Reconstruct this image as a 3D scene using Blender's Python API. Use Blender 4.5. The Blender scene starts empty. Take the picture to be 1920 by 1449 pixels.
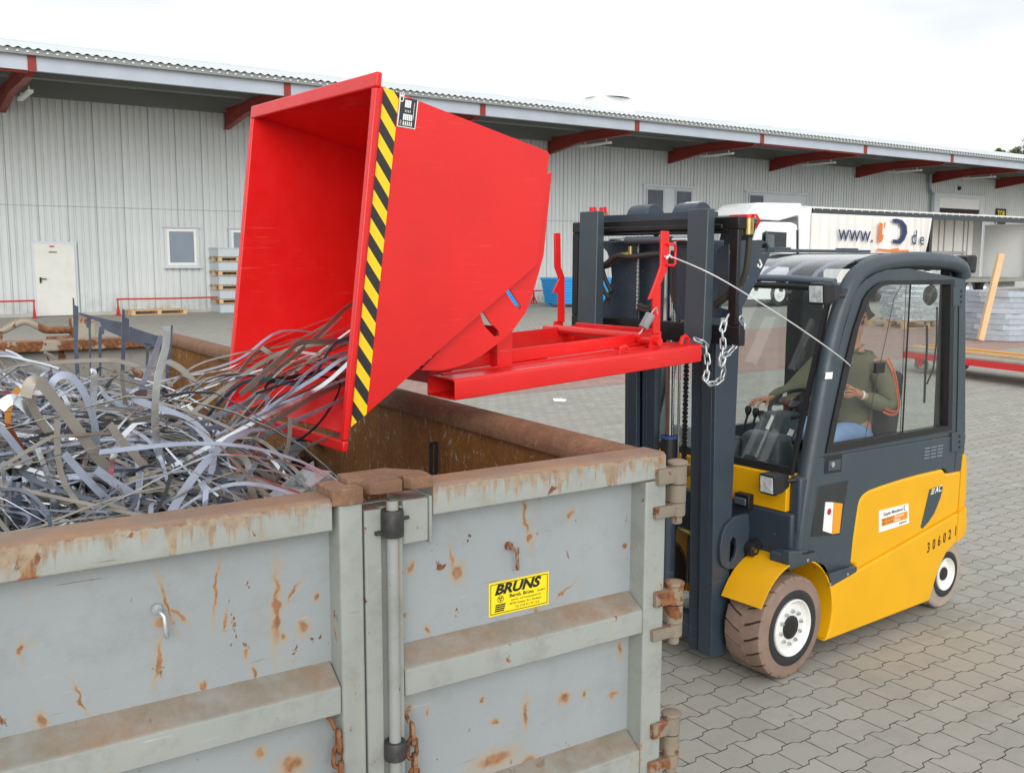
import bpy, bmesh, math, random
from mathutils import Vector, Matrix, Euler
R = math.radians
rng = random.Random(7)
scene = bpy.context.scene
COL = scene.collection

# ------------------------------------------------------------------ camera
CAM_F, CAM_TH, CAM_RO, CAM_H = 1849.0, .1304, .0034, 2.45      # focal length in photo pixels (1920 wide), pitch, roll, height
cd = bpy.data.cameras.new('camera')
cam = bpy.data.objects.new('camera', cd); COL.objects.link(cam)
cd.sensor_width = 36.0; cd.lens = CAM_F/1920*36.0
cd.clip_start = .05; cd.clip_end = 2000
cam.matrix_world = Matrix.Translation((0, 0, CAM_H)) @ Matrix.Rotation(math.pi/2-CAM_TH, 4, 'X') @ Matrix.Rotation(CAM_RO, 4, 'Z')
scene.camera = cam

# ------------------------------------------------------------------ light
SUN_EL, SUN_AZ = R(21), R(172)           # azimuth clockwise from +Y: behind the camera, to its left
world = bpy.data.worlds.new('World'); scene.world = world
world.use_nodes = True
wn = world.node_tree; wn.nodes.clear()
def WN(t, **k):
    n = wn.nodes.new(t)
    for a, b in k.items(): setattr(n, a, b)
    return n
w_out = WN('ShaderNodeOutputWorld'); w_mix = WN('ShaderNodeMixShader')
w_sky = WN('ShaderNodeTexSky', sky_type='NISHITA', sun_disc=False, sun_elevation=SUN_EL, sun_rotation=SUN_AZ, air_density=1.0, dust_density=3.0)
w_bs = WN('ShaderNodeBackground'); w_bs.inputs[1].default_value = .10
w_bc = WN('ShaderNodeBackground'); w_bc.inputs[1].default_value = 1.18
w_tc = WN('ShaderNodeTexCoord'); w_map = WN('ShaderNodeMapping'); w_map.inputs['Scale'].default_value = (1.6, 1.6, 5.0)
w_no = WN('ShaderNodeTexNoise'); w_no.inputs['Scale'].default_value = 1.3; w_no.inputs['Detail'].default_value = 6
w_cr = WN('ShaderNodeValToRGB')
w_cr.color_ramp.elements[0].position = .33; w_cr.color_ramp.elements[0].color = (.76, .81, .88, 1)
w_cr.color_ramp.elements[1].position = .50; w_cr.color_ramp.elements[1].color = (.965, .985, 1, 1)
w_fr = WN('ShaderNodeMapRange'); w_fr.inputs[1].default_value = .30; w_fr.inputs[2].default_value = .52
w_fr.inputs[3].default_value = .72; w_fr.inputs[4].default_value = .97
L = wn.links.new
L(w_tc.outputs['Generated'], w_map.inputs[0]); L(w_map.outputs[0], w_no.inputs['Vector'])
L(w_no.outputs[0], w_cr.inputs[0]); L(w_cr.outputs[0], w_bc.inputs[0]); L(w_no.outputs[0], w_fr.inputs[0])
L(w_sky.outputs[0], w_bs.inputs[0]); L(w_fr.outputs[0], w_mix.inputs[0])
L(w_bs.outputs[0], w_mix.inputs[1]); L(w_bc.outputs[0], w_mix.inputs[2]); L(w_mix.outputs[0], w_out.inputs[0])

sd = bpy.data.lights.new('sun', 'SUN'); sd.energy = 1.9; sd.angle = R(45); sd.color = (1, .985, .965)
sun = bpy.data.objects.new('sun', sd); COL.objects.link(sun)
sdir = Vector((math.sin(SUN_AZ)*math.cos(SUN_EL), math.cos(SUN_AZ)*math.cos(SUN_EL), math.sin(SUN_EL)))
sun.rotation_euler = sdir.to_track_quat('Z', 'Y').to_euler(); sun.location = (0, 0, 30)
vs = scene.view_settings
scene.display_settings.display_device = 'sRGB'
vs.view_transform = 'Standard'; vs.look = 'None'; vs.exposure = 0; vs.gamma = 1; vs.use_curve_mapping = False

# ------------------------------------------------------------------ frames of the place
# each big thing stands square to its own ground frame: origin (x, y) and yaw
FR = {'F': ((1.642, 5.540), .672),        # forklift: x to its rear, y away from the camera
      'C': ((.5639, 3.5146), .5826),      # container: x along its doors, y along its side wall
      'B': ((-19.835, 39.317), .6046),    # warehouse: x along the wall, y into the building
      'W': ((0, 0), 0)}
def loc(fr, P):
    (ox, oy), t = FR[fr]; a, b = P[0]-ox, P[1]-oy
    return Vector((a*math.cos(t)+b*math.sin(t), -a*math.sin(t)+b*math.cos(t), P[2]))
def glob(fr, P):
    (ox, oy), t = FR[fr]
    return Vector((ox+P[0]*math.cos(t)-P[1]*math.sin(t), oy+P[0]*math.sin(t)+P[1]*math.cos(t), P[2]))
def up(fr, ax, val, px, py):
    """where the sight line through a point of the photo meets the plane ax = val of a frame"""
    a, b = px-960, py-724.5
    cr, sr = math.cos(CAM_RO), math.sin(CAM_RO)
    a, b = a*cr+b*sr, -a*sr+b*cr
    c, s = math.cos(CAM_TH), math.sin(CAM_TH)
    x, u = a/CAM_F, -b/CAM_F
    o = loc(fr, (0, 0, CAM_H)); e = loc(fr, (x, c+u*s, CAM_H-s+u*c)); d = e-o
    i = 'xyz'.index(ax); t = (val-o[i])/d[i]
    return o+d*t
def fs(px, py, y=.03):                      # a point of the forklift's near side as (x, z)
    q = up('F', 'y', y, px, py); return (q.x, q.z)
def fsl(pts, y=.03): return [fs(p[0], p[1], y) for p in pts]

# ------------------------------------------------------------------ mesh builder
class MB:
    def __init__(s): s.v = []; s.f = []; s.mi = []; s.m = 0
    def add(s, vs, fs):
        b = len(s.v); s.v += [tuple(v) for v in vs]
        for f in fs: s.f.append([b+i for i in f]); s.mi.append(s.m)
        return s
    def box(s, x0, x1, y0, y1, z0, z1):
        return s.add([(x0,y0,z0),(x1,y0,z0),(x1,y1,z0),(x0,y1,z0),(x0,y0,z1),(x1,y0,z1),(x1,y1,z1),(x0,y1,z1)],
                     [(0,3,2,1),(4,5,6,7),(0,1,5,4),(1,2,6,5),(2,3,7,6),(3,0,4,7)])
    def obox(s, c, size, M):
        c = Vector(c); hx, hy, hz = [q/2 for q in size]; vs = []
        for z in (-hz, hz):
            for x, y in ((-hx,-hy),(hx,-hy),(hx,hy),(-hx,hy)): vs.append(c+M@Vector((x,y,z)))
        return s.add(vs, [(0,3,2,1),(4,5,6,7),(0,1,5,4),(1,2,6,5),(2,3,7,6),(3,0,4,7)])
    def bar(s, p, q, w, h, up_=(0,0,1)):
        p, q = Vector(p), Vector(q); d = (q-p); l = d.length; d.normalize()
        u = Vector(up_); sd_ = d.cross(u)
        if sd_.length < 1e-4: sd_ = d.cross(Vector((1,0,0)))
        sd_.normalize(); u = sd_.cross(d)
        return s.obox((p+q)/2, (l, w, h), Matrix((d, sd_, u)).transposed())
    def prism(s, pts, a, b, ax='y'):
        n = len(pts)
        def P(p, t): return (p[0], t, p[1]) if ax == 'y' else ((t, p[0], p[1]) if ax == 'x' else (p[0], p[1], t))
        vs = [P(p, a) for p in pts]+[P(p, b) for p in pts]
        fs_ = [list(range(n))[::-1], list(range(n, 2*n))]+[(i, (i+1) % n, n+(i+1) % n, n+i) for i in range(n)]
        return s.add(vs, fs_)
    def ring(s, o, i_, a, b, ax='y'):
        n = len(o)
        def P(p, t): return (p[0], t, p[1]) if ax == 'y' else ((t, p[0], p[1]) if ax == 'x' else (p[0], p[1], t))
        vs = [P(p, a) for p in o]+[P(p, a) for p in i_]+[P(p, b) for p in o]+[P(p, b) for p in i_]
        fs_ = []
        for k in range(n):
            m = (k+1) % n
            fs_ += [(k, m, n+m, n+k), (2*n+k, 3*n+k, 3*n+m, 2*n+m), (k, 2*n+k, 2*n+m, m), (n+k, n+m, 3*n+m, 3*n+k)]
        return s.add(vs, fs_)
    def cyl(s, p, q, r, n=16, r2=None, caps=True):
        p, q = Vector(p), Vector(q); d = (q-p).normalized(); r2 = r if r2 is None else r2
        u = d.orthogonal().normalized(); w = d.cross(u); vs = []
        for c, rr in ((p, r), (q, r2)):
            for k in range(n):
                a = 2*math.pi*k/n; vs.append(c+(u*math.cos(a)+w*math.sin(a))*rr)
        fs_ = [(k, (k+1) % n, n+(k+1) % n, n+k) for k in range(n)]
        if caps: fs_ += [list(range(n))[::-1], list(range(n, 2*n))]
        return s.add(vs, fs_)
    def tube(s, pts, r, n=8, closed=False):
        pts = [Vector(p) for p in pts]; m = len(pts); vs = []; u = None
        for i, p in enumerate(pts):
            a = pts[(i-1) % m] if (closed or i > 0) else p
            b = pts[(i+1) % m] if (closed or i < m-1) else p
            d = (b-a).normalized()
            u = d.orthogonal().normalized() if u is None else (u-d*u.dot(d)).normalized()
            w = d.cross(u); rr = r[i] if isinstance(r, (list, tuple)) else r
            for k in range(n):
                t = 2*math.pi*k/n; vs.append(p+(u*math.cos(t)+w*math.sin(t))*rr)
        fs_ = []
        for i in range(m if closed else m-1):
            j = (i+1) % m
            for k in range(n): fs_.append((i*n+k, i*n+(k+1) % n, j*n+(k+1) % n, j*n+k))
        if not closed: fs_ += [list(range(n))[::-1], list(range((m-1)*n, m*n))]
        return s.add(vs, fs_)
    def lathe(s, prof, c, d, n=32, closed=False):
        """prof: (radius, distance along axis)"""
        c, d = Vector(c), Vector(d).normalized(); u = d.orthogonal().normalized(); w = d.cross(u); m = len(prof); vs = []
        for k in range(n):
            a = 2*math.pi*k/n; e = u*math.cos(a)+w*math.sin(a)
            for r, t in prof: vs.append(c+e*r+d*t)
        fs_ = []
        for k in range(n):
            j = (k+1) % n
            for i in range(m if closed else m-1):
                i2 = (i+1) % m; fs_.append((k*m+i, j*m+i, j*m+i2, k*m+i2))
        return s.add(vs, fs_)
    def ribbon(s, pts, nrm, w, th=.002):
        """a thin sheet-metal strip: centre line, width direction per point"""
        n = len(pts); vs = []
        for i in range(n):
            p, a = Vector(pts[i]), Vector(nrm[i]).normalized()
            d = Vector(pts[min(i+1, n-1)])-Vector(pts[max(i-1, 0)]); t = d.cross(a)
            t = t.normalized() if t.length > 1e-6 else Vector((0, 0, 1))
            ww = w[i] if isinstance(w, (list, tuple)) else w
            vs += [p+a*ww/2+t*th/2, p-a*ww/2+t*th/2, p-a*ww/2-t*th/2, p+a*ww/2-t*th/2]
        fs_ = [(0,1,2,3), tuple((n-1)*4+k for k in (3,2,1,0))]
        for i in range(n-1):
            for k in range(4): fs_.append((i*4+k, (i+1)*4+k, (i+1)*4+(k+1) % 4, i*4+(k+1) % 4))
        return s.add(vs, fs_)
    def link(s, c, d, side, l, w, r, n=6):
        c, d, side = Vector(c), Vector(d).normalized(), Vector(side)
        side = (side-d*side.dot(d)).normalized(); pts = []
        h = (l-w)/2
        for k in range(12):
            a = 2*math.pi*k/12
            pts.append(c+d*(math.sin(a)*w/2+(h if math.sin(a) >= 0 else -h))+side*math.cos(a)*w/2)
        return s.tube(pts, r, n, True)
    def text(s, txt, o, xd, yd, size, bold=0, shear=0, spacing=1, sx=1):
        cu = bpy.data.curves.new('t', 'FONT'); cu.body = txt; cu.size = size; cu.offset = bold; cu.shear = shear
        cu.space_character = spacing; cu.resolution_u = 3
        ob = bpy.data.objects.new('t', cu); COL.objects.link(ob)
        me = bpy.data.meshes.new_from_object(ob)
        o, xd, yd = Vector(o), Vector(xd).normalized(), Vector(yd).normalized()
        s.add([o+xd*v.co.x*sx+yd*v.co.y for v in me.vertices], [list(p.vertices) for p in me.polygons])
        bpy.data.objects.remove(ob); bpy.data.curves.remove(cu); bpy.data.meshes.remove(me)
        return s
    def build(s, name, mat, parent=None, off=(0,0,0), smooth=None, bevel=0, seg=2, fixn=True):
        me = bpy.data.meshes.new(name)
        ox, oy, oz = off
        me.from_pydata([(x-ox, y-oy, z-oz) for x, y, z in s.v], [], s.f)
        for m in (mat if isinstance(mat, (list, tuple)) else [mat]): me.materials.append(m)
        if isinstance(mat, (list, tuple)):
            for p, k in zip(me.polygons, s.mi): p.material_index = k
        if fixn:
            bm = bmesh.new(); bm.from_mesh(me); bmesh.ops.recalc_face_normals(bm, faces=bm.faces); bm.to_mesh(me); bm.free()
        if smooth is not None:
            for p in me.polygons: p.use_smooth = True
            me.set_sharp_from_angle(angle=R(smooth))
        ob = bpy.data.objects.new(name, me); COL.objects.link(ob)
        if parent: ob.parent = parent
        if bevel:
            b = ob.modifiers.new('bevel', 'BEVEL'); b.width = bevel; b.segments = seg; b.limit_method = 'ANGLE'; b.angle_limit = R(28)
            b.harden_normals = False
            for p in me.polygons: p.use_smooth = True
            me.set_sharp_from_angle(angle=R(50))
        return ob

def smooth_pts(P, n=5):
    P = [Vector(p) for p in P]; o = []
    for i in range(len(P)-1):
        p0, p1, p2, p3 = P[max(i-1, 0)], P[i], P[i+1], P[min(i+2, len(P)-1)]
        for k in range(n):
            t = k/n; o.append(.5*((2*p1)+(p2-p0)*t+(2*p0-5*p1+4*p2-p3)*t*t+(3*p1-p0-3*p2+p3)*t**3))
    return o+[P[-1]]
def tag(o, label=None, cat=None, group=None, kind=None):
    if label: o['label'] = label
    if cat: o['category'] = cat
    if group: o['group'] = group
    if kind: o['kind'] = kind
    return o
class Thing:
    """an Empty at a thing's base; part() takes meshes written in the frame's own coordinates"""
    def __init__(s, name, fr, base, label, cat, group=None):
        o = bpy.data.objects.new(name, None); COL.objects.link(o)
        o.location = glob(fr, base); o.rotation_euler = (0, 0, FR[fr][1]); o.empty_display_size = .2
        s.root = o; s.off = base; tag(o, label, cat, group)
    def part(s, name, mb, mat, parent=None, **k):
        return mb.build(name, mat, parent or s.root, s.off, **k)
def single(name, fr, base, mb, mat, label, cat, group=None, kind=None, **k):
    o = mb.build(name, mat, None, base, **k)
    o.location = glob(fr, base); o.rotation_euler = (0, 0, FR[fr][1])
    return tag(o, label, cat, group, kind)
def dup(root, location, rotz, label=None, parent=None):
    c = root.copy(); COL.objects.link(c)
    c.location = location; c.rotation_euler = (0, 0, rotz)
    if label: c['label'] = label
    for ch in root.children:
        d = ch.copy(); COL.objects.link(d); d.parent = c
        for g in ch.children:
            e = g.copy(); COL.objects.link(e); e.parent = d
    return c

# ------------------------------------------------------------------ materials
class NT:
    def __init__(s, name):
        s.m = bpy.data.materials.new(name); s.m.use_nodes = True
        s.t = s.m.node_tree; s.t.nodes.clear()
        s.out = s.n('ShaderNodeOutputMaterial'); s.b = s.n('ShaderNodeBsdfPrincipled'); s.l(s.b.outputs[0], s.out.inputs[0])
        s.tc = s.n('ShaderNodeTexCoord')
    def n(s, t, **k):
        q = s.t.nodes.new(t)
        for a, b in k.items(): setattr(q, a, b)
        return q
    def l(s, a, b): s.t.links.new(a, b)
    def val(s, i, v):
        if hasattr(v, 'is_output'): s.l(v, i)
        else: i.default_value = v
    def coords(s, scale=(1,1,1), rnd=False, src='Object'):
        m = s.n('ShaderNodeMapping'); m.inputs['Scale'].default_value = scale; s.l(s.tc.outputs[src], m.inputs[0])
        if rnd:
            oi = s.n('ShaderNodeObjectInfo'); c = s.n('ShaderNodeCombineXYZ'); mu = s.math('MULTIPLY', oi.outputs['Random'], 37.0)
            for k in range(3): s.l(mu, c.inputs[k])
            s.l(c.outputs[0], m.inputs['Location'])
        return m.outputs[0]
    def noise(s, vec, scale, detail=4, rough=.55, dist=0):
        q = s.n('ShaderNodeTexNoise'); q.inputs['Scale'].default_value = scale; q.inputs['Detail'].default_value = detail
        q.inputs['Roughness'].default_value = rough; q.inputs['Distortion'].default_value = dist; s.l(vec, q.inputs['Vector'])
        return q.outputs[0]
    def ramp(s, f, a, b, lo=0.0, hi=1.0):
        q = s.n('ShaderNodeMapRange'); s.val(q.inputs[0], f); s.val(q.inputs[1], a); s.val(q.inputs[2], b)
        s.val(q.inputs[3], lo); s.val(q.inputs[4], hi); return q.outputs[0]
    def math(s, op, a, b=0.0, c=0.0):
        q = s.n('ShaderNodeMath', operation=op)
        for i, v in enumerate((a, b, c)): s.val(q.inputs[i], v)
        return q.outputs[0]
    def mix(s, f, a, b, mode='MIX'):
        q = s.n('ShaderNodeMix', data_type='RGBA', blend_type=mode); s.val(q.inputs[0], f)
        for i, v in ((6, a), (7, b)):
            if isinstance(v, tuple): v = (v+(1,))[:4]
            s.val(q.inputs[i], v)
        return q.outputs[2]
    def bump(s, h, strength=.2, dist=.01):
        q = s.n('ShaderNodeBump'); q.inputs['Strength'].default_value = strength; q.inputs['Distance'].default_value = dist
        s.l(h, q.inputs['Height']); s.l(q.outputs[0], s.b.inputs['Normal'])
    def set(s, **k):
        for a, v in k.items():
            i = s.b.inputs[a.replace('_', ' ')]
            if isinstance(v, tuple): v = (v+(1,))[:4]
            s.val(i, v)
def C(h):                                    # a colour read off as sRGB, given as linear light
    h = h.lstrip('#'); q = [int(h[i:i+2], 16)/255 for i in (0, 2, 4)]
    return tuple(x/12.92 if x <= .04045 else ((x+.055)/1.055)**2.4 for x in q)
def sc(c, k): return tuple(x*k for x in c[:3])

def paint(name, col, rough=.45, metal=0.0, var=.06, vsc=3.0, bump=0.0, bsc=60, dirt=0.0, dcol=(.12,.10,.08), rnd=False, coat=0.0, spec=.5, scuff=0.0, scol=(.5,.5,.5), specks=0.0):
    t = NT(name); v = t.coords(rnd=rnd)
    n1 = t.noise(v, vsc, 5); c = t.mix(t.ramp(n1, .3, .7), sc(col, 1-var), sc(col, 1+var))
    if dirt:
        n2 = t.noise(v, vsc*2.3, 8, .65); c = t.mix(t.ramp(n2, .5, .8, 0, dirt), c, dcol)
    if scuff:                                    # fine scratches in two directions, gathered in worn areas
        area = t.ramp(t.noise(v, 2.2, 4), .48, .66)
        for an in (.35, -1.1):
            ms = t.n('ShaderNodeMapping'); t.l(v, ms.inputs[0]); ms.inputs['Rotation'].default_value = (0, an, .2); ms.inputs['Scale'].default_value = (3, 3, 90)
            c = t.mix(t.math('MULTIPLY', t.ramp(t.noise(ms.outputs[0], 1.2, 5, .6), .64, .68, 0, scuff), area), c, scol)
    if specks: c = t.mix(t.ramp(t.noise(v, 42, 3, .5), .735, .755, 0, specks), c, (.42,.43,.43))
    t.set(Base_Color=c, Metallic=metal, Coat_Weight=coat, Coat_Roughness=.12)
    t.b.inputs['Specular IOR Level'].default_value = spec
    n3 = t.noise(v, vsc*4, 4); t.set(Roughness=t.ramp(n3, .3, .7, max(rough-.06, .03), rough+.08))
    if bump: t.bump(t.noise(v, bsc, 3), bump, .004)
    return t.m
RUST, RUST_D, RUST_L = C('92613f'), C('5f3d2a'), C('b07a4e')
def rusty(name, col, amount=.0, streak=.3, grime=.25, topdirt=.8, rough=.6, tops=('7d7264','94674a'), marks=(), edge=None):
    """old sprayed steel: rust spots with halos, runs, grime on faces that look up"""
    t = NT(name); v = t.coords(); vst = t.coords((9, 9, .55)); vspot = t.coords((1, 1, .8))
    base = t.mix(t.ramp(t.noise(v, 1.6, 5), .3, .7), sc(col, .92), sc(col, 1.07))
    rc = t.mix(t.ramp(t.noise(v, 34, 6), .35, .65), RUST_D, RUST)
    big = t.noise(vspot, 4.2, 9, .62, .35); small = t.noise(vspot, 15, 5, .6, .4)
    st = t.noise(vst, 1.5, 6, .6)
    halo = t.math('MAXIMUM', t.ramp(big, .60-amount, .72-amount, 0, .55), t.ramp(st, .66-streak*.06, .80-streak*.06, 0, .4))
    base = t.mix(halo, base, C('a89070'))
    base = t.mix(t.ramp(t.noise(v, 7, 8, .7), .50, .74, 0, grime), base, C('6e6a5c'))
    spot = t.math('MAXIMUM', t.ramp(big, .655-amount, .685-amount), t.ramp(small, .675-amount*.6, .70-amount*.6))
    spot = t.math('MAXIMUM', spot, t.ramp(st, .735-streak*.06, .80-streak*.06, 0, .45))
    base = t.mix(spot, base, rc)
    if edge is not None:                         # rust creeping and running down from an upper edge
        so = t.n('ShaderNodeSeparateXYZ'); t.l(v, so.inputs[0]); h = t.math('SUBTRACT', edge, so.outputs[2])
        dr = t.math('MULTIPLY', t.math('POWER', t.noise(t.coords((14, 14, .4)), 2.2, 7, .65), 4.0), .62)
        base = t.mix(t.ramp(t.math('SUBTRACT', t.math('ADD', dr, t.ramp(t.noise(v, 30, 5), .3, .7, -.012, .014)), h), -.01, .02, 0, .8), base, t.mix(t.ramp(t.noise(v, 45, 6), .35, .65), C('866b54'), C('a38d70')))
        base = t.mix(t.ramp(t.math('SUBTRACT', t.ramp(t.noise(v, 22, 7, .7), .35, .7, .002, .020), h), -.002, .004, 0, .95), base, C('83583f'))
    if marks:                                    # rust spots and runs with a place and shape of their own
        dist_ = t.n('ShaderNodeTexNoise'); dist_.inputs['Scale'].default_value = 26; dist_.inputs['Detail'].default_value = 5; t.l(v, dist_.inputs['Vector'])
        wob = t.n('ShaderNodeVectorMath', operation='MULTIPLY_ADD'); t.l(dist_.outputs['Color'], wob.inputs[0]); wob.inputs[1].default_value = (.045,)*3; wob.inputs[2].default_value = (-.0225,)*3
        vv = t.n('ShaderNodeVectorMath', operation='ADD'); t.l(v, vv.inputs[0]); t.l(wob.outputs[0], vv.inputs[1]); acc = None
        for (x, z, rx, rz, an) in marks:
            m = t.n('ShaderNodeMapping', vector_type='TEXTURE'); t.l(vv.outputs[0], m.inputs[0]); m.inputs['Location'].default_value = (x, 0, z); m.inputs['Rotation'].default_value = (0, an, 0); m.inputs['Scale'].default_value = (rx, 1e6, rz)
            ln = t.n('ShaderNodeVectorMath', operation='LENGTH'); t.l(m.outputs[0], ln.inputs[0])
            acc = ln.outputs['Value'] if acc is None else t.math('MINIMUM', acc, ln.outputs['Value'])
        base = t.mix(t.ramp(acc, 2.2, .8, 0, .6), base, C('a8906c')); base = t.mix(t.ramp(acc, 1.05, .55, 0, .95), base, t.mix(t.ramp(t.noise(v, 40, 5), .35, .65), C('80583d'), C('a57c58')))
    for (an, colr, k) in ((.5, C('c9cbc8'), .5), (-.9, C('74583f'), .6)):
        ms = t.n('ShaderNodeMapping'); t.l(v, ms.inputs[0]); ms.inputs['Rotation'].default_value = (0, an, 0); ms.inputs['Scale'].default_value = (2.5, 2.5, 60)
        base = t.mix(t.ramp(t.noise(ms.outputs[0], 1.3, 5, .6), .70, .73, 0, k), base, colr)
    g = t.n('ShaderNodeNewGeometry'); sp = t.n('ShaderNodeSeparateXYZ'); t.l(g.outputs['Normal'], sp.inputs[0])
    topm = t.math('MULTIPLY', t.ramp(sp.outputs[2], .35, .75), t.ramp(t.noise(v, 11, 8, .7), .25, .62, .35, 1))
    tc_ = t.mix(t.ramp(t.noise(v, 5, 6), .42, .60), C(tops[0]), C(tops[1]))
    base = t.mix(t.math('MULTIPLY', topm, topdirt), base, tc_)
    t.set(Base_Color=base, Roughness=t.ramp(spot, 0, 1, rough, .9))
    t.b.inputs['Specular IOR Level'].default_value = .35
    t.bump(t.math('ADD', t.math('MULTIPLY', spot, .6), t.noise(v, 90, 3)), .18, .004)
    return t.m
def rust_all(name, pale=.3, psc=1.0, cols=('7a4f2c','96632f','5c4029'), flake='b9b2a4'):
    """plate rusted all over, with pale scraped flakes"""
    t = NT(name); v = t.coords(); vv = t.coords((10*psc, 10*psc, 5.5*psc))
    base = t.mix(t.ramp(t.noise(v, 5, 9, .7), .34, .66), C(cols[0]), C(cols[1]))
    base = t.mix(t.ramp(t.noise(v, 38, 8, .75), .38, .68, 0, .75), base, C(cols[2]))
    base = t.mix(t.ramp(t.noise(t.coords((7, 7, .9)), 1.1, 6), .5, .75, 0, .7), base, C(cols[2]))
    fl = t.noise(vv, 3.4, 10, .78, .6); f2 = t.noise(t.coords((3, 3, 14)), 6, 8, .75, 1.2)
    f = t.math('MULTIPLY', t.math('MAXIMUM', t.ramp(fl, .575, .60), t.ramp(f2, .66, .68)), t.ramp(t.noise(v, 2.2, 4), .36, .52))
    base = t.mix(t.math('MULTIPLY', f, pale*2), base, C(flake))
    t.set(Base_Color=base, Roughness=.78); t.b.inputs['Specular IOR Level'].default_value = .3
    t.bump(t.math('ADD', t.noise(v, 60, 8, .7), t.math('MULTIPLY', t.noise(v, 9, 6), .8)), .45, .008)
    return t.m
def steel(name, col, rough=.35, metal=.9, var=.15, rnd=True):
    t = NT(name); v = t.coords(rnd=rnd); vb = t.coords((3, 3, 40), rnd)
    c = t.mix(t.ramp(t.noise(v, 7, 5), .3, .7), sc(col, 1-var), sc(col, 1+var))
    t.set(Base_Color=c, Metallic=metal, Roughness=t.ramp(t.noise(v, 14, 5), .3, .7, max(.05, rough-.1), rough+.12))
    t.bump(t.noise(vb, 6, 2), .05, .002)
    return t.m
def glass(name, tint=(.97,.985,.98), refl=1.0, dirt=.02):
    """thin pane: clear, with mirror reflection rising toward grazing view (same from both sides)"""
    t = NT(name); t.t.nodes.remove(t.b)
    tr = t.n('ShaderNodeBsdfTransparent'); tr.inputs[0].default_value = tint+(1,)
    gl = t.n('ShaderNodeBsdfGlossy'); gl.inputs['Roughness'].default_value = .01
    g = t.n('ShaderNodeNewGeometry'); vm = t.n('ShaderNodeVectorMath', operation='DOT_PRODUCT'); t.l(g.outputs['Incoming'], vm.inputs[0]); t.l(g.outputs['Normal'], vm.inputs[1])
    d = t.math('SUBTRACT', 1.0, t.math('ABSOLUTE', vm.outputs['Value'])); f = t.math('ADD', .045, t.math('MULTIPLY', t.math('POWER', d, 5.0), .95))
    m1 = t.n('ShaderNodeMixShader'); t.l(t.math('MULTIPLY', f, refl), m1.inputs[0]); t.l(tr.outputs[0], m1.inputs[1]); t.l(gl.outputs[0], m1.inputs[2])
    df = t.n('ShaderNodeBsdfDiffuse'); df.inputs[0].default_value = (.7,.7,.68,1)
    m2 = t.n('ShaderNodeMixShader'); v = t.coords()
    t.l(t.ramp(t.noise(v, 5, 6), .4, .8, dirt*.4, dirt*2), m2.inputs[0]); t.l(m1.outputs[0], m2.inputs[1]); t.l(df.outputs[0], m2.inputs[2])
    t.l(m2.outputs[0], t.out.inputs[0])
    return t.m

RED = paint('red_paint', C('dd1c1a'), .36, var=.06, coat=.08, bump=.03, bsc=30, dirt=.10, dcol=(.22,.02,.015), scuff=.30, scol=(.72,.25,.22))
YEL = paint('forklift_yellow', (.80,.41,.003), .42, var=.04, coat=.03, dirt=.07, dcol=(.35,.20,.03), spec=.35, scuff=.18, scol=(.55,.38,.15))
DARK = paint('anthracite_paint', C('3b474e'), .42, var=.07, coat=.05, dirt=.08, dcol=(.16,.15,.13), scuff=.15, scol=(.2,.21,.21))
DARK2 = paint('mast_paint', C('333f4b'), .42, var=.10, dirt=.18, dcol=(.018,.018,.018), scuff=.25, scol=(.25,.26,.27), specks=.8)
BLACK = paint('black_plastic', (.012,.012,.013), .5, var=.2)
BLACKM = paint('black_greasy_steel', (.012,.012,.013), .42, metal=.2, var=.3, dirt=.3, dcol=(.06,.05,.04))
RUBBER = paint('rubber', (.02,.02,.021), .75, var=.2, dirt=.2)
WHITE = paint('white_paint', C('e6e6e2'), .4, var=.03, dirt=.05)
GALV = steel('galvanised', C('c3c8cb'), .38, .75)
CHROME = steel('chrome', C('e2e5e6'), .10, 1.0, .04)
BRASS = steel('yellow_zinc', C('b3a268'), .35, .9)
GLASS = glass('glass', (.955,.975,.97), dirt=.004)
YLAB = paint('yellow_film', C('f6dc1e'), .4, var=.02)
INK = paint('black_ink', (.015,.015,.016), .5)
WLAB = paint('white_film', C('f2f2ee'), .4, var=.01)
HAZ_Y = paint('hazard_yellow', C('f3cf1f'), .4, var=.03)
HAZ_K = paint('hazard_black', C('2b2a28'), .4, var=.05)
WOOD = paint('raw_wood', C('d3b084'), .7, var=.12, vsc=5, dirt=.2, dcol=(.35,.22,.12), rnd=True)
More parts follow.
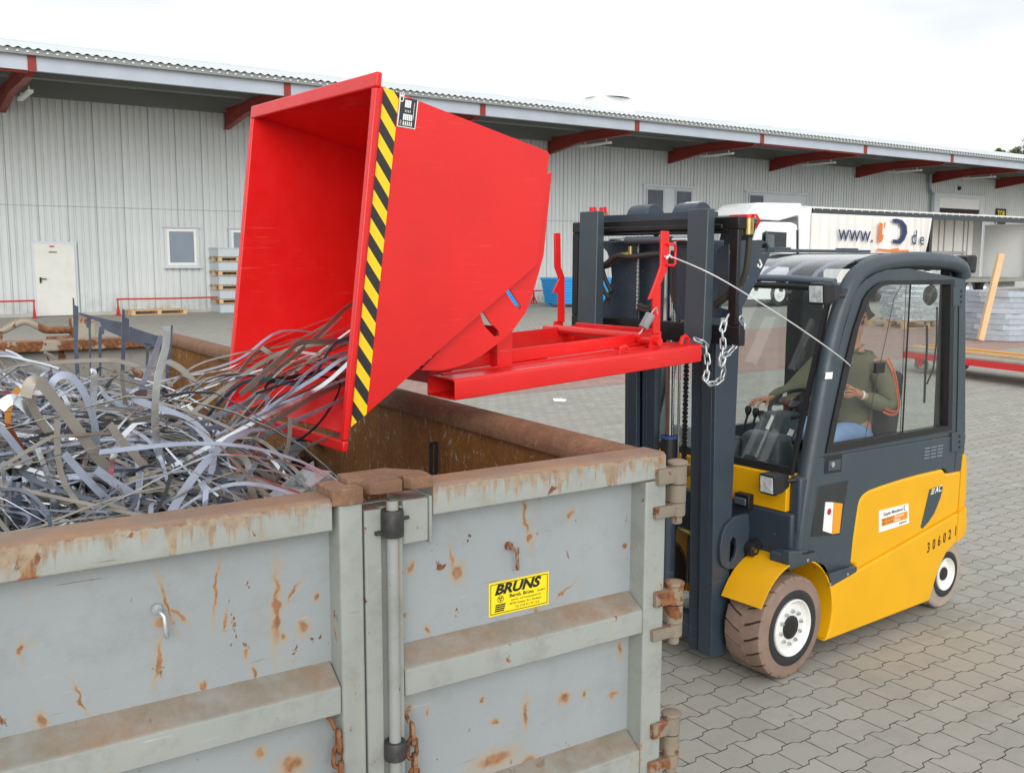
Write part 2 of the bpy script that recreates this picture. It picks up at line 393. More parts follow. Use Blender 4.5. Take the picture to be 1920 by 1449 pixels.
# ------------------------------------------------------------------ ground
def paver(name, c1, c2, cm):
    t = NT(name); ang = .6098
    mp = t.n('ShaderNodeMapping'); t.l(t.tc.outputs['Object'], mp.inputs[0]); mp.inputs['Rotation'].default_value = (0, 0, -ang)
    sx = t.n('ShaderNodeSeparateXYZ'); t.l(mp.outputs[0], sx.inputs[0])
    pp = t.math('PINGPONG', t.math('SUBTRACT', sx.outputs[0], 3.975-2.2*20), .11)
    zig = t.math('MINIMUM', t.math('MAXIMUM', t.math('SUBTRACT', pp, .056), -.012), .012)
    v2 = t.math('SUBTRACT', t.math('SUBTRACT', sx.outputs[1], 3.066-.167*400), zig)
    u2 = t.math('SUBTRACT', sx.outputs[0], 4.194-2.2*20)
    wob = t.noise(t.coords(), 9, 3)
    cb = t.n('ShaderNodeCombineXYZ')
    t.l(t.math('ADD', u2, t.ramp(wob, 0, 1, -.004, .004)), cb.inputs[0]); t.l(t.math('ADD', v2, t.ramp(wob, 0, 1, .004, -.004)), cb.inputs[1])
    br = t.n('ShaderNodeTexBrick'); br.offset = .5; br.offset_frequency = 2; br.squash = 1
    t.l(cb.outputs[0], br.inputs['Vector'])
    for k, v in (('Scale', 1), ('Mortar Size', .0042), ('Mortar Smooth', .25), ('Bias', .0), ('Brick Width', .22), ('Row Height', .167)): br.inputs[k].default_value = v
    br.inputs['Color1'].default_value = (0,0,0,1); br.inputs['Color2'].default_value = (1,1,1,1); br.inputs['Mortar'].default_value = (.5,.5,.5,1)
    v = t.coords()
    c = t.mix(br.outputs['Color'], sc(c1, .86), sc(c1, 1.10))
    c = t.mix(t.ramp(t.noise(v, .55, 8, .62), .42, .66), c, c2)
    c = t.mix(t.ramp(t.noise(v, 2.6, 8, .7), .50, .76, 0, .55), c, sc(c1, .62))
    c = t.mix(t.ramp(t.noise(v, 130, 3), .35, .65, 0, .35), c, sc(c1, 1.25))
    c = t.mix(t.ramp(t.noise(v, 9, 5, .5), .765, .785, 0, .55), c, (.75,.75,.73))
    c = t.mix(t.ramp(t.noise(v, 1.1, 7, .6), .62, .72, 0, .30), c, C('8f7a68'))
    c = t.mix(t.ramp(t.noise(v, 3.7, 4, .45, .4), .70, .76, 0, .5), c, C('5a5850'))                      # oil drips
    tm = t.n('ShaderNodeMapping'); t.l(mp.outputs[0], tm.inputs[0]); tm.inputs['Scale'].default_value = (.35, 3.2, 1)
    c = t.mix(t.ramp(t.noise(tm.outputs[0], 1.0, 6, .6), .54, .70, 0, .38), c, sc(c1, .60))              # tyre marks along the lane
    jt = t.math('MULTIPLY', br.outputs['Fac'], t.ramp(t.noise(v, 14, 3), .3, .6, .55, 1))
    c = t.mix(jt, c, cm)
    t.set(Base_Color=c, Roughness=.88); t.b.inputs['Specular IOR Level'].default_value = .25
    h = t.math('ADD', t.math('MULTIPLY', br.outputs['Fac'], -1), t.math('MULTIPLY', t.noise(v, 160, 4), .25))
    t.bump(h, .5, .006)
    return t.m
PAVE = paver('grey_pavers', C('a09f96'), C('a39d93'), C('403f37'))
PAVE_R = paver('red_pavers', C('a5877e'), C('9f8c82'), C('6b5a52'))
mb = MB(); mb.add([(-400,-60,0),(500,-60,0),(500,600,0),(-400,600,0)], [(0,1,2,3)])
g = mb.build('ground', PAVE); tag(g, kind='structure')
mb = MB(); mb.add([tuple(glob('B', (a, b, .004))) for a, b in ((-40,-29.15),(150,-29.15),(150,-20.2),(-40,-20.2))], [(0,1,2,3)])
tag(mb.build('red_paving', PAVE_R), kind='structure')

# ------------------------------------------------------------------ warehouse
wt = NT('wall_sheet'); wv = wt.coords(); ws_ = wt.n('ShaderNodeSeparateXYZ'); wt.l(wv, ws_.inputs[0])
wc = wt.mix(wt.ramp(wt.noise(wv, .6, 5), .3, .7), sc(C('d1d6d6'), .96), sc(C('d1d6d6'), 1.03))
wlap = wt.n('ShaderNodeTexWhiteNoise', noise_dimensions='1D'); wt.l(wt.math('FLOOR', wt.math('DIVIDE', ws_.outputs[0], 1.1)), wlap.inputs['W'])
wc = wt.mix(wt.ramp(wlap.outputs['Value'], 0, 1, 0, .16), wc, C('b2b9b9'))                                    # sheets differ a little
wc = wt.mix(wt.math('MULTIPLY', wt.math('LESS_THAN', wt.math('PINGPONG', wt.math('SUBTRACT', ws_.outputs[2], 4.42), 4.4), .02), .55), wc, C('8a8f8e'))   # sheet overlap
wc = wt.mix(wt.math('LESS_THAN', wt.math('PINGPONG', ws_.outputs[0], .55), .012), wc, C('9aa09f'))
wst = wt.noise(wt.coords((5, 5, .16)), 1.6, 6, .6); wc = wt.mix(wt.ramp(wst, .54, .75, 0, .4), wc, C('a4a59d'))  # rain streaks
wspl = wt.math('MULTIPLY', wt.ramp(ws_.outputs[2], 1.0, .05), wt.ramp(wt.noise(wv, 2.2, 6), .35, .65)); wc = wt.mix(wt.math('MULTIPLY', wspl, .5), wc, C('8f897c'))  # splashed base
wt.set(Base_Color=wc, Roughness=.45); WALL = wt.m
WALL2 = paint('wall_trim', C('c9cfd2'), .4, var=.03)
REDST = paint('red_oxide_steel', C('8a2c22'), .5, var=.1, vsc=1, dirt=.25, dcol=(.05,.015,.012))
STEELG = paint('grey_purlin', C('6d7270'), .55, metal=.1, var=.08, vsc=1)
FASC = paint('fascia_zinc', C('b4bcc6'), .45, metal=.2, var=.06, vsc=.9, dirt=.15, dcol=(.30,.28,.30))
ROOFM = paint('fibre_roof', C('cfd4d6'), .5, var=.06, vsc=.6, dirt=.2, dcol=(.4,.4,.38))
SOFF = paint('soffit_sheet', C('e4e2d8'), .6, var=.06, vsc=.8)
DGLASS = paint('dark_window_glass', C('39434d'), .08, var=.3, vsc=1.2)
LGLASS = paint('sky_window_glass', C('7f8b98'), .07, var=.12, vsc=.5)
X0, X1 = -14.0, 112.0
wh = Thing('warehouse', 'B', (0, 0, 0), 'long pale corrugated warehouse with wide eave on red brackets', 'building')
mb = MB()                                                    # trapezoid wall sheet
xs = X0; prof = []
while xs < X1: prof += [(xs, 0), (xs+.17, 0), (xs+.185, .055), (xs+.26, .055)]; xs += .275
n = len(prof)
mb.add([(a, b, .12) for a, b in prof]+[(a, b, 9.4) for a, b in prof], [(i, i+1, n+i+1, n+i) for i in range(n-1)])
wall = wh.part('wall', mb, WALL, fixn=False)
mb = MB(); mb.box(X0, X1, .06, 18, 0, 9.3); wh.part('wall_core', mb, WALL2, wall)
mb = MB(); mb.box(X0, X1, -.03, .058, 0, .115); wh.part('plinth', mb, paint('plinth', C('b4b3ad'), .7, var=.1), wall)
# roof of corrugated sheets
mb = MB(); vs_ = []; k = 0; step = .3/6; N = int((X1-X0)/step)
rows = [(-7.38, 9.12), (11, 12.75)]
for (yy, zz) in rows:
    for i in range(N+1): vs_.append((X0+i*step, yy, zz+.032*math.sin(2*math.pi*i/6)))
mb.add(vs_, [(i, i+1, N+2+i, N+1+i) for i in range(N)])
b = len(mb.v); mb.add([(X0, 11, 12.75), (X1, 11, 12.75), (X1, 29, 9.3), (X0, 29, 9.3)], [(0,1,2,3)])
roof = wh.part('roof', mb, ROOFM, smooth=60, fixn=False)
mb = MB(); mb.tube([(X0, 11, 12.8), (X1, 11, 12.8)], .11, 8); wh.part('ridge_cap', mb, ROOFM, roof)
mb = MB(); mb.box(X0, X1, -7.30, -7.10, 8.935, 9.11)
wh.part('eave_strip', mb, paint('eave_strip', C('8d9290'), .6, var=.1), roof)
mb = MB(); xs = X0
while xs < X1: mb.prism([(xs, 9.0), (xs+.10, 9.0), (xs+.05, 9.055)], -7.34, -7.302); xs += .3
wh.part('sunlit_trough_ends', mb, paint('sunlit_white', C('eef2f0'), .5, var=.02), roof)  # white ends of the sheet troughs; sunlight on them put into the colour
mb = MB(); vs_ = []
for (yy, zz) in ((-7.0, 8.96), (-.1, 9.33)):
    xs = X0; row = []
    while xs < X1: row += [(xs, yy, zz), (xs+.2, yy, zz), (xs+.23, yy, zz+.05), (xs+.3, yy, zz+.05)]; xs += .34
    vs_ += row
n = len(vs_)//2; mb.add(vs_, [(i, i+1, n+i+1, n+i) for i in range(n-1)]); wh.part('soffit', mb, SOFF, roof, fixn=False)
mb = MB(); mb.box(X0, X1, -7.08, -7.0, 8.47, 8.93); mb.box(X0, X1, -6.998, -6.9, 8.47, 8.5); wh.part('fascia', mb, FASC)
mb = MB(); mb.box(X0, X1, -3.45, -3.15, 8.835, 9.12); mb.box(X0, X1, -3.148, -3.0, 8.835, 8.86); wh.part('purlin', mb, STEELG)
mb = MB(); mb.box(X0, X1, -.42, -.03, 8.62, 9.28); wh.part('purlin', mb, STEELG)
wp = [(0, 8.73), (0, 7.96), (-2.9, 8.34), (-6.5, 8.37), (-7.06, 8.78), (-7.0, 8.82)]
def bracket(ix):
    x = 8.817*ix; m = MB(); m.prism([(a, b) for a, b in wp], x-.05, x+.05, 'x')
    fl = [(-.02, 7.95), (-2.9, 8.33), (-6.5, 8.36), (-7.08, 8.79)]
    for (a, b), (c, d) in zip(fl, fl[1:]): m.bar((x, a, b), (x, c, d), .26, .035, (0, 0, 1))
    m.bar((x, -.02, 8.75), (x, -7.0, 8.835), .26, .03)
    m.box(x-.13, x+.13, -7.12, -7.085, 8.45, 8.93); m.box(x-.04, x+.04, -3.3, -3.2, 8.80, 8.95)
    q = wh.part('eave_bracket', m, REDST)
    m = MB(); m.box(x+.20, x+.38, -4.8, -2.4, 8.10, 8.20); m.box(x+.27, x+.31, -4.5, -4.45, 8.2, 8.36); m.box(x+.27, x+.31, -2.8, -2.75, 8.2, 8.36)
    wh.part('lamp_housing', m, WHITE, q)
for ix in range(-1, 12): bracket(ix)
for ix in (-1, 4):
    mb = MB(); mb.tube([(8.817*ix+.1, -6.93, 8.44), (8.817*ix+8.7, -6.93, 8.44)], .05, 8); wh.part('tie_rod', mb, REDST)
# door
mb = MB(); mb.box(.74, 2.42, -.10, -.035, .02, 3.02); dfr = wh.part('door_frame', mb, WALL2)
mb = MB(); mb.box(.83, 2.33, -.15, -.102, .03, 2.90); door = wh.part('door', mb, paint('door_leaf', C('dcdcd6'), .45, var=.03, vsc=1.2, dirt=.12), bevel=.01)
mb = MB(); mb.box(.97, 1.03, -.20, -.152, 1.36, 1.58); mb.bar((1.0, -.23, 1.52), (1.22, -.23, 1.52), .035, .035); mb.cyl((1.0, -.15, 1.52), (1.0, -.24, 1.52), .025, 8); wh.part('door_handle', mb, BLACK, door)
mb = MB(); mb.box(1.40, 1.58, -.162, -.152, 2.78, 2.84); wh.part('door_sign', mb, paint('sign_red', C('c8352c'), .4), door)
mb = MB(); mb.box(1.36, 1.66, -.162, -.152, 2.56, 2.60); wh.part('name_plate', mb, BLACK, door)
def window(x0, x1, z0, z1, gm, tilt=False):
    m = MB(); w = x1-x0
    m.ring([(x0-.10, z0-.09), (x1+.10, z0-.09), (x1+.10, z1+.09), (x0-.10, z1+.09)], [(x0, z0), (x1, z0), (x1, z1), (x0, z1)], -.10, -.01)
    m.box(x0-.17, x1+.17, -.17, -.102, z1+.06, z1+.11); m.box(x0-.17, x1+.17, -.20, -.102, z0-.13, z0-.06)
    f = wh.part('window', m, WALL2)
    m = MB(); o = [(x0+.004, z0+.004), (x1-.004, z0+.004), (x1-.004, z1-.004), (x0+.004, z1-.004)]
    m.ring(o, [(x0+.11, z0+.11), (x1-.11, z0+.11), (x1-.11, z1-.11), (x0+.11, z1-.11)], -.085, -.03); wh.part('sash', m, WHITE, f)
    m = MB(); m.box(x0+.09, x1-.09, -.06, -.045, z0+.09, z1-.09); wh.part('pane', m, gm, f)
window(6.05, 7.32, 2.05, 3.60, LGLASS); window(8.86, 10.13, 2.05, 3.60, LGLASS)
def tallpane(x0, x1, z0, z1):
    m = MB(); m.ring([(x0-.1, z0-.1), (x1+.1, z0-.1), (x1+.1, z1+.1), (x0-.1, z1+.1)], [(x0, z0), (x1, z0), (x1, z1), (x0, z1)], -.16, -.09)
    f = wh.part('window', m, FASC); m = MB(); m.box(x0-.02, x1+.02, -.12, -.10, z0, z1); wh.part('pane', m, DGLASS, f)
for (a, b, ps) in ((33.4, 37.25, ((33.55, 34.75), (35.85, 37.05))), (42.0, 47.5, ((42.2, 43.4),))):
    mb = MB(); mb.box(a-.1, b+.1, -.085, -.01, 3.3, 6.6); mb.box(a-.2, b+.2, -.2, -.086, 6.55, 6.66); wh.part('panel', mb, WALL2)
    for p in ps: tallpane(p[0], p[1], 4.1, 6.35)
# loading gate, downpipe, rooflight
mb = MB(); mb.ring([(62.2, .0), (68.9, .0), (68.9, 7.3), (62.2, 7.3)], [(62.9, .001), (68.3, .001), (68.3, 6.95), (62.9, 6.95)], -.12, -.01); gf = wh.part('gate_frame', mb, WALL2)
mb = MB()
for k in range(4): mb.box(62.9, 68.3, -.075, -.03, 6.22+.19*k, 6.40+.19*k)
wh.part('rolling_gate', mb, WHITE, gf)
mb = MB(); mb.box(62.9, 68.3, -.07, -.03, 6.08, 6.21); wh.part('rubber_edge', mb, BLACK, gf)
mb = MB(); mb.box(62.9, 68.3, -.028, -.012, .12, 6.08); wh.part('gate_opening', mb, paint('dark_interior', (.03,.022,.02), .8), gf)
mb = MB(); mb.lathe([(.0, 0), (.16, 0), (.14, .12), (0, .15)], (65.4, -.05, 7.75), (0, -1, 0), 12); wh.part('wall_lamp', mb, BLACK)
mb = MB(); mb.tube([(61.2, -.3, 8.6), (61.2, -.3, 7.55), (61.7, -.22, 7.1), (61.7, -.22, .1)], .13, 10); wh.part('downpipe', mb, paint('zinc_pipe', C('8c9a9c'), .4, metal=.4))
c = up('B', 'y', 4.2, 1138, 191); rz = 9.12+(4.2+7.38)*.1975
mb = MB(); mb.prism([(c.x-1.45, rz-.5), (c.x+1.45, rz-.5), (c.x+1.3, rz+.62), (c.x-1.3, rz+.62)], 3.2, 5.2); sk = wh.part('rooflight', mb, WHITE, roof)
mb = MB()
mb.lathe([(1.42, 0), (1.35, .14), (1.1, .30), (.7, .42), (0, .48)], (c.x, 4.2, rz+.621), (0, 0, 1), 24); wh.part('dome', mb, paint('opal_dome', C('e9eef0'), .25), roof, smooth=40)
# gate sign
a, b2 = up('B', 'y', -.15, 1869, 400), up('B', 'y', -.15, 1887, 400)
z1 = up('B', 'y', -.15, 1878, 391.5).z
th = Thing('gate_sign', 'B', (a.x, -.12, z1-1.0), 'small black sign with yellow letters on the far warehouse wall', 'sign')
mb = MB(); mb.box(a.x, b2.x, -.14, -.08, z1-1.2, z1); th.part('board', mb, INK)
mb = MB(); mb.text('TOR', (a.x+.12, -.146, z1-.60), (1,0,0), (0,0,1), .62, bold=.012, sx=.86); th.part('lettering', mb, YLAB)

# ------------------------------------------------------------------ things along the warehouse wall
BARR = paint('barrier_red', C('c22a25'), .4, var=.06)
def barrier(x0, x1, y, posts, label):
    t = Thing('barrier', 'B', (posts[0], y, 0), label, 'barrier', 'red barriers along the warehouse wall')
    m = MB(); m.tube([(x0, y, .68), ((x0+x1)/2, y, .665), (x1, y, .69)], .035, 8); t.part('rail', m, BARR)
    for p in posts:
        m = MB(); m.bar((p, y, .012), (p, y, .68), .07, .05, (1,0,0)); m.bar((p, y, .42), (p, y-.30, .02), .05, .05, (1,0,0)); m.bar((p, y, .42), (p, y+.25, .02), .05, .05, (1,0,0))
        m.box(p-.06, p+.06, y-.34, y+.3, .0, .03); t.part('post', m, BARR)
barrier(-8, .62, -1.05, (.57, -7.9), 'red barrier left of the white door')
barrier(3.68, 8.7, -1.0, (3.72, 8.6), 'red barrier under the window right of the white door')
barrier(24.75, 30, -1.0, (24.8, 29.9), 'red barrier beside the blue skip')
def pallet(name, fr, base, yaw, label, group=None, L_=1.6, W_=1.05, h=.19):
    o = bpy.data.objects.new(name, None); COL.objects.link(o)
    o.location = glob(fr, base); o.rotation_euler = (0, 0, FR[fr][1]+yaw); tag(o, label, 'pallet', group)
    m = MB()
    for k in range(6): m.box(-L_/2, L_/2, -W_/2+k*W_/5.4, -W_/2+k*W_/5.4+.13, h-.03, h)
    m.build('deck', WOOD, o); m = MB()
    for a in (-L_/2+.08, 0, L_/2-.08):
        for b in (-W_/2+.07, 0, W_/2-.07): m.box(a-.08, a+.08, b-.065, b+.065, .03, h-.031)
    m.build('blocks', WOOD, o); m = MB()
    for b in (-W_/2+.07, 0, W_/2-.07): m.box(-L_/2, L_/2, b-.065, b+.065, 0, .029)
    m.build('skids', WOOD, o)
    return o
pallet('wooden_pallet', 'B', (5.35, -.55, 0), .03, 'flat empty wooden pallet lying on the ground along the warehouse wall', L_=2.3, h=.2)
# stack of grey sheet boxes with pallets between
sx0 = up('B', 'y', -1.3, 411, 520).x; ztop = up('B', 'y', -1.3, 420, 455).z; tier = ztop/5
names5 = ['lowest', 'second from the bottom', 'middle', 'second from the top', 'topmost']
for k in range(5):
    z0 = k*tier
    if k: pallet('wooden_pallet', 'B', (sx0+.85, -.5, z0-.2), 0, 'wooden pallet under the %s grey box of the stack by the wall' % names5[k], 'pallets in the box stack', L_=1.75, W_=1.7, h=.19)
    hb = tier-.22; m = MB()
    m.ring([(sx0, -1.3), (sx0+1.7, -1.3), (sx0+1.7, .3), (sx0, .3)], [(sx0+.04, -1.26), (sx0+1.66, -1.26), (sx0+1.66, .26), (sx0+.04, .26)], z0+.01, z0+hb, 'z')
    m.box(sx0+.04, sx0+1.66, -1.26, .26, z0+.01, z0+.05)
    t = Thing('sheet_metal_box', 'B', (sx0+.85, -.5, z0), 'grey sheet metal box, %s of the stack beside the tipped skip' % names5[k], 'box', 'grey sheet boxes stacked by the wall')
    t.part('shell', m, paint('box_grey_%d' % k, C('c3cdd2'), .35, metal=.3, var=.05))
    m = MB(); m.ring([(sx0-.02, -1.32), (sx0+1.72, -1.32), (sx0+1.72, .32), (sx0-.02, .32)], [(sx0-.001, -1.301), (sx0+1.701, -1.301), (sx0+1.701, .301), (sx0-.001, .301)], z0+hb-.05, z0+hb, 'z'); t.part('rim', m, GALV)
# blue ribbed skips
BLUE = paint('skip_blue', C('2f9fe0'), .35, var=.04, coat=.2)
def blue_skip(x, y, label):
    t = Thing('tipping_skip', 'B', (x, y, 0), label, 'skip', 'blue ribbed skips by the wall')
    m = MB(); zt, z0 = 1.38, .16; L_, W_ = 3.4, 1.55
    def rect(z, o=0):
        f = (zt-z)/(zt-z0); i = .20*f-o
        return [(x+i, y+.10*f-o), (x+L_-i, y+.10*f-o), (x+L_-i, y+W_-.1*f+o), (x+i, y+W_-.1*f+o)]
    zs = [z0]
    for k in range(9): zs += [z0+(zt-z0)*(k+.12)/9, z0+(zt-z0)*(k+.25)/9, z0+(zt-z0)*(k+.88)/9, z0+(zt-z0)*(k+1)/9]
    os_ = [0]+[0, .035, .035, 0]*9; vs_ = []
    for z, o in zip(zs, os_): vs_ += [(p[0], p[1], z) for p in rect(z, o)]
    fs_ = [(0,3,2,1)]
    for k in range(len(zs)-1):
        for q in range(4): fs_.append((k*4+q, k*4+(q+1) % 4, k*4+4+(q+1) % 4, k*4+4+q))
    m.add(vs_, fs_); t.part('body', m, BLUE)
    m = MB(); o = rect(zt, .06); i = rect(zt, -.01); m.ring(o, i, zt-.03, zt+.06, 'z'); t.part('rim', m, BLUE)
    m = MB()
    for (a, b) in ((.35, .25), (.35, W_-.25), (L_-.35, .25), (L_-.35, W_-.25)): m.box(x+a-.09, x+a+.09, y+b-.09, y+b+.09, 0, .158)
    t.part('feet', m, BLUE)
q = up('B', 'z', 0, 1050, 577)
blue_skip(q.x, q.y, 'blue ribbed skip beside the black fork carriage')
blue_skip(q.x-5.2, q.y-.2, 'blue ribbed skip mostly hidden behind the red skip')

# ------------------------------------------------------------------ lorry
TRW = paint('lorry_white', C('eceded'), .3, var=.02, coat=.3)
TARP = paint('white_tarpaulin', C('e6e4df'), .5, var=.04, vsc=.6, dirt=.08, dcol=(.4,.38,.35))
TYRE = paint('tyre_black', (.02,.02,.02), .8, var=.2)
NAVY = paint('navy_print', C('23345c'), .5); ORAN = paint('orange_print', C('d9792b'), .5)
GREYP = paint('grey_curtain', C('a9a9a6'), .6, var=.06, vsc=.5, dirt=.12)
YN = -10.0
def wheel(t, x, y, r, w, rimm, parent=None):
    m = MB(); m.lathe([(r*.62, 0), (r*.66, -.02), (r*.94, -.02), (r, .05), (r, w-.05), (r*.94, w), (r*.62, w)], (x, y, r), (0, 1, 0), 28)
    wq = t.part('wheel', m, TYRE, smooth=35)
    m = MB(); m.lathe([(r*.62, .0), (r*.58, .06), (r*.45, .10), (r*.30, .02), (r*.2, -.03), (0, -.03)], (x, y, r), (0, 1, 0), 20); t.part('rim', m, rimm, wq, smooth=30)
tr = Thing('lorry_trailer', 'B', (46, YN, 0), 'white curtain-sided lorry trailer with its side half drawn open', 'trailer')
TX0, TX1, TZ, TD = 35.3, 57.6, 4.84, 3.3
mb = MB(); mb.box(TX0, TX1, YN+.05, YN+TD, 1.02, 1.24); mb.box(TX0+1, TX1, YN+.9, YN+1.2, .65, 1.018); mb.box(TX0+1, TX1, YN+2.1, YN+2.4, .65, 1.018); tr.part('floor', mb, paint('trailer_floor', C('8f8e86'), .6, var=.1))
mb = MB(); mb.box(TX0, TX1+.4, YN+.02, YN+TD, TZ+.16, TZ+.24)
for k in range(34): mb.box(TX0+.1+k*.66, TX0+.16+k*.66, YN-.01, YN+.019, TZ+.10, TZ+.26)
tr.part('roof', mb, TARP)
mb = MB(); mb.box(TX0+.7, TX1+.4, YN, YN+.12, TZ-.16, TZ+.158); tr.part('curtain_rail', mb, paint('rail_dark', C('3a4144'), .5))
mb = MB(); mb.box(TX0, TX0+.10, YN+.03, YN+TD, 1.25, TZ+.155); mb.box(TX0-.3, TX0-.002, YN+.03, YN+TD, TZ-.3, TZ+.24); tr.part('front_wall', mb, TRW)
mb = MB(); xa_ = up('B', 'y', YN, 1518, 450).x; mb.box(TX0+.1, xa_+.05, YN+.0, YN+.06, 1.25, TZ+.155); tr.part('corner_post', mb, TRW)
mb = MB(); vs_ = []; M_ = 220; xa, xb = up('B', 'y', YN, 1518, 450).x, up('B', 'y', YN, 1740, 450).x
for i in range(M_+1):
    f = i/M_; x = xa+(xb-xa)*f; amp = .03+.16*max(0, (f-.55)/.45)**1.2
    ph = 26*f+16*max(0, f-.55)**1.2*4
    dy = amp*math.sin(2*math.pi*ph*.55)+.02*math.sin(37*f)
    lift = .55*max(0, (f-.93)/.07)
    for z in (1.15, 2.6, 3.4, 4.2, TZ-.10):
        k = (z-1.15)/(TZ-1.25); xx = x+.10*math.sin(3*k)*max(0, f-.8)*5-(1.2*max(0,(f-.9)/.1)*(1-k))
        vs_.append((xx, YN-.05+dy*(.5+.5*math.sin(k*2.6+.4)), z))
mb.add(vs_, [(i*5+j, (i+1)*5+j, (i+1)*5+j+1, i*5+j+1) for i in range(M_) for j in range(4)])
cu = tr.part('curtain', mb, TARP, smooth=80, fixn=False)
def tx(px, py, y=YN-.20): q = up('B', 'y', y, px, py); return (q.x, q.z)
mb = MB(); p0 = tx(1571, 451); p1 = tx(1642, 455); h_ = tx(1606, 428)[1]-tx(1606, 453)[1]
d = Vector((p1[0]-p0[0], 0, p1[1]-p0[1])); mb.text('www.', (p0[0], YN-.2, p0[1]), d, (0,0,1), h_*1.85, spacing=.98)
q0 = tx(1706, 458); mb.text('d', (q0[0], YN-.26, q0[1]), (1,0,0), (0,0,1), 1.15); q0 = tx(1722, 459); mb.text('e', (q0[0], YN-.26, q0[1]), (1,0,0), (0,0,1), 1.0)
def blob(pts, m, y=YN-.25): m.prism([tx(a, b, y) for a, b in pts], y-.004, y+.004)
blob([(1673,411),(1681,410),(1692,413),(1700,423),(1701,437),(1696,450),(1688,458),(1674,455),(1674,449),(1684,450),(1691,441),(1692,428),(1686,419),(1676,418)], mb)
tr.part('lettering', mb, NAVY, cu)
mb = MB(); blob([(1649,417),(1655,419),(1654,441),(1658,440),(1653,454),(1647,455)], mb); blob([(1658,418),(1661,417),(1659,428),(1657,427)], mb)
blob([(1645,466),(1668,468),(1685,465),(1685,469),(1704,469),(1704,474),(1684,474),(1668,472),(1645,470)], mb); tr.part('orange_print', mb, ORAN, cu)
xo = up('B', 'y', YN, 1747, 450).x
mb = MB(); mb.box(xo-.13, xo+.13, YN+.05, YN+.3, 1.25, TZ-.17); tr.part('post', mb, paint('post_dark', C('33383a'), .5))
xq = up('B', 'y', YN+TD, 1822, 450).x
mb = MB(); mb.box(TX0+.5, xq, YN+TD-.10, YN+TD, 1.25, TZ+.15); iw = tr.part('side_board', mb, TARP)
mb = MB()
for px in (1762, 1772, 1790, 1808, 1816): x = up('B', 'y', YN+TD-.2, px, 450).x; mb.box(x-.035, x+.035, YN+TD-.16, YN+TD-.102, 1.25, TZ+.1)
for z in (2.75, 1.95): mb.box(xo, xq-1.0, YN+TD-.22, YN+TD-.162, z, z+.16)
tr.part('slat', mb, GREYP, iw)
mb = MB(); mb.box(xq+.02, TX1-.3, YN+TD-.10, YN+TD, 1.25, TZ+.15); mb.box(xq-.05, xq+.08, YN+TD-.14, YN+TD-.102, 1.25, TZ+.1); x = up('B', 'y', YN+TD-.2, 1868, 450).x; mb.box(x-.05, x+.05, YN+TD-.14, YN+TD-.102, 1.25, TZ+.1); tr.part('grey_board', mb, GREYP)
mb = MB(); mb.box(TX1-.1, TX1+.55, YN+.02, YN+.2, 1.0, TZ-.17); mb.box(TX1+.2, TX1+.55, YN+.2, YN+TD, 1.0, TZ-.17); tr.part('rear_frame', mb, TRW)
for x in (49.2, 51.1, 53.0): wheel(tr, x, YN+.15, .62, .5, GALV)
mb = MB()
for x in (49.2, 51.1, 53.0): mb.cyl((x, YN+.3, .62), (x, YN+TD-.2, .62), .09, 8)
mb.box(47.9, 54.3, YN+.5, YN+.7, .8, 1.0); mb.box(42, 42.2, YN+.3, YN+.6, .06, 1.0); tr.part('chassis', mb, BLACKM)
lc = Thing('lorry_cab', 'B', (33.5, YN, 0), 'white lorry cab with roof spoiler in front of the trailer', 'lorry')
cx0 = 31.6
def lp(pts, y): return [(q.x, q.z) for q in (up('B', 'y', y, a, b) for a, b in pts)]
mb = MB(); mb.prism(lp([(1403,562), (1403,500), (1411,462), (1424,420), (1432,416), (1484,417), (1494,421), (1496,430), (1497,562)], YN), YN, YN+2.5); body = lc.part('body', mb, TRW, bevel=.05, seg=3)
BLKG = paint('black_glass', C('20272c'), .06, var=.3)
mb = MB(); mb.prism(lp([(1430,437), (1436,434), (1475,436), (1474,467), (1428,467)], YN-.02), YN-.022, YN+.01); lc.part('side_window', mb, BLKG, body)
mb = MB(); mb.prism(lp([(1493.5,431), (1497,431), (1497,520), (1493.5,520)], YN-.02), YN-.012, YN+.03); lc.part('door_gap', mb, BLACK, body)
mb = MB(); mb.prism([(q[0]-.06, q[1]) for q in lp([(1409,470), (1423,421), (1430,417), (1417,470)], YN)], YN+.15, YN+2.3); lc.part('windscreen', mb, BLKG, body)
mb = MB(); mb.prism(lp([(1400,403), (1412,388), (1421,380), (1503,381), (1506,402), (1462,414), (1430,412)], YN+.1), YN+.1, YN+2.4); lc.part('roof_spoiler', mb, TRW, bevel=.06)
mb = MB(); mb.prism(lp([(1498,406), (1506,404), (1511,432), (1512,520), (1498,520)], YN), YN-.02, YN+.06); lc.part('side_fairing', mb, TRW)
mb = MB(); q1 = lp([(1438,440), (1449,440), (1449,465), (1438,465)], YN-.25); mb.prism(q1, YN-.36, YN-.16); mb.tube([(q1[0][0]+.1, YN-.22, q1[0][1]), (q1[0][0]+.2, YN, q1[0][1]+.2)], .03, 6); lc.part('mirror', mb, paint('mirror_grey', C('5d6468'), .5), bevel=.04)
mb = MB(); mb.box(cx0+.0, cx0+3.4, YN+.12, YN+2.4, .30, .545); mb.box(cx0+3.4, cx0+7.2, YN+.9, YN+2.3, .6, .95); mb.box(cx0+3.3, cx0+4.5, YN+.1, YN+.8, .35, .95); lc.part('chassis', mb, BLACKM)
mb = MB(); mb.box(cx0+.02, cx0+.3, YN-.02, YN+.3, .62, .84); lc.part('headlight', mb, GLASS)
for x in (cx0+2.05, cx0+6.0): wheel(lc, x, YN-.04, .66, .45, WHITE)

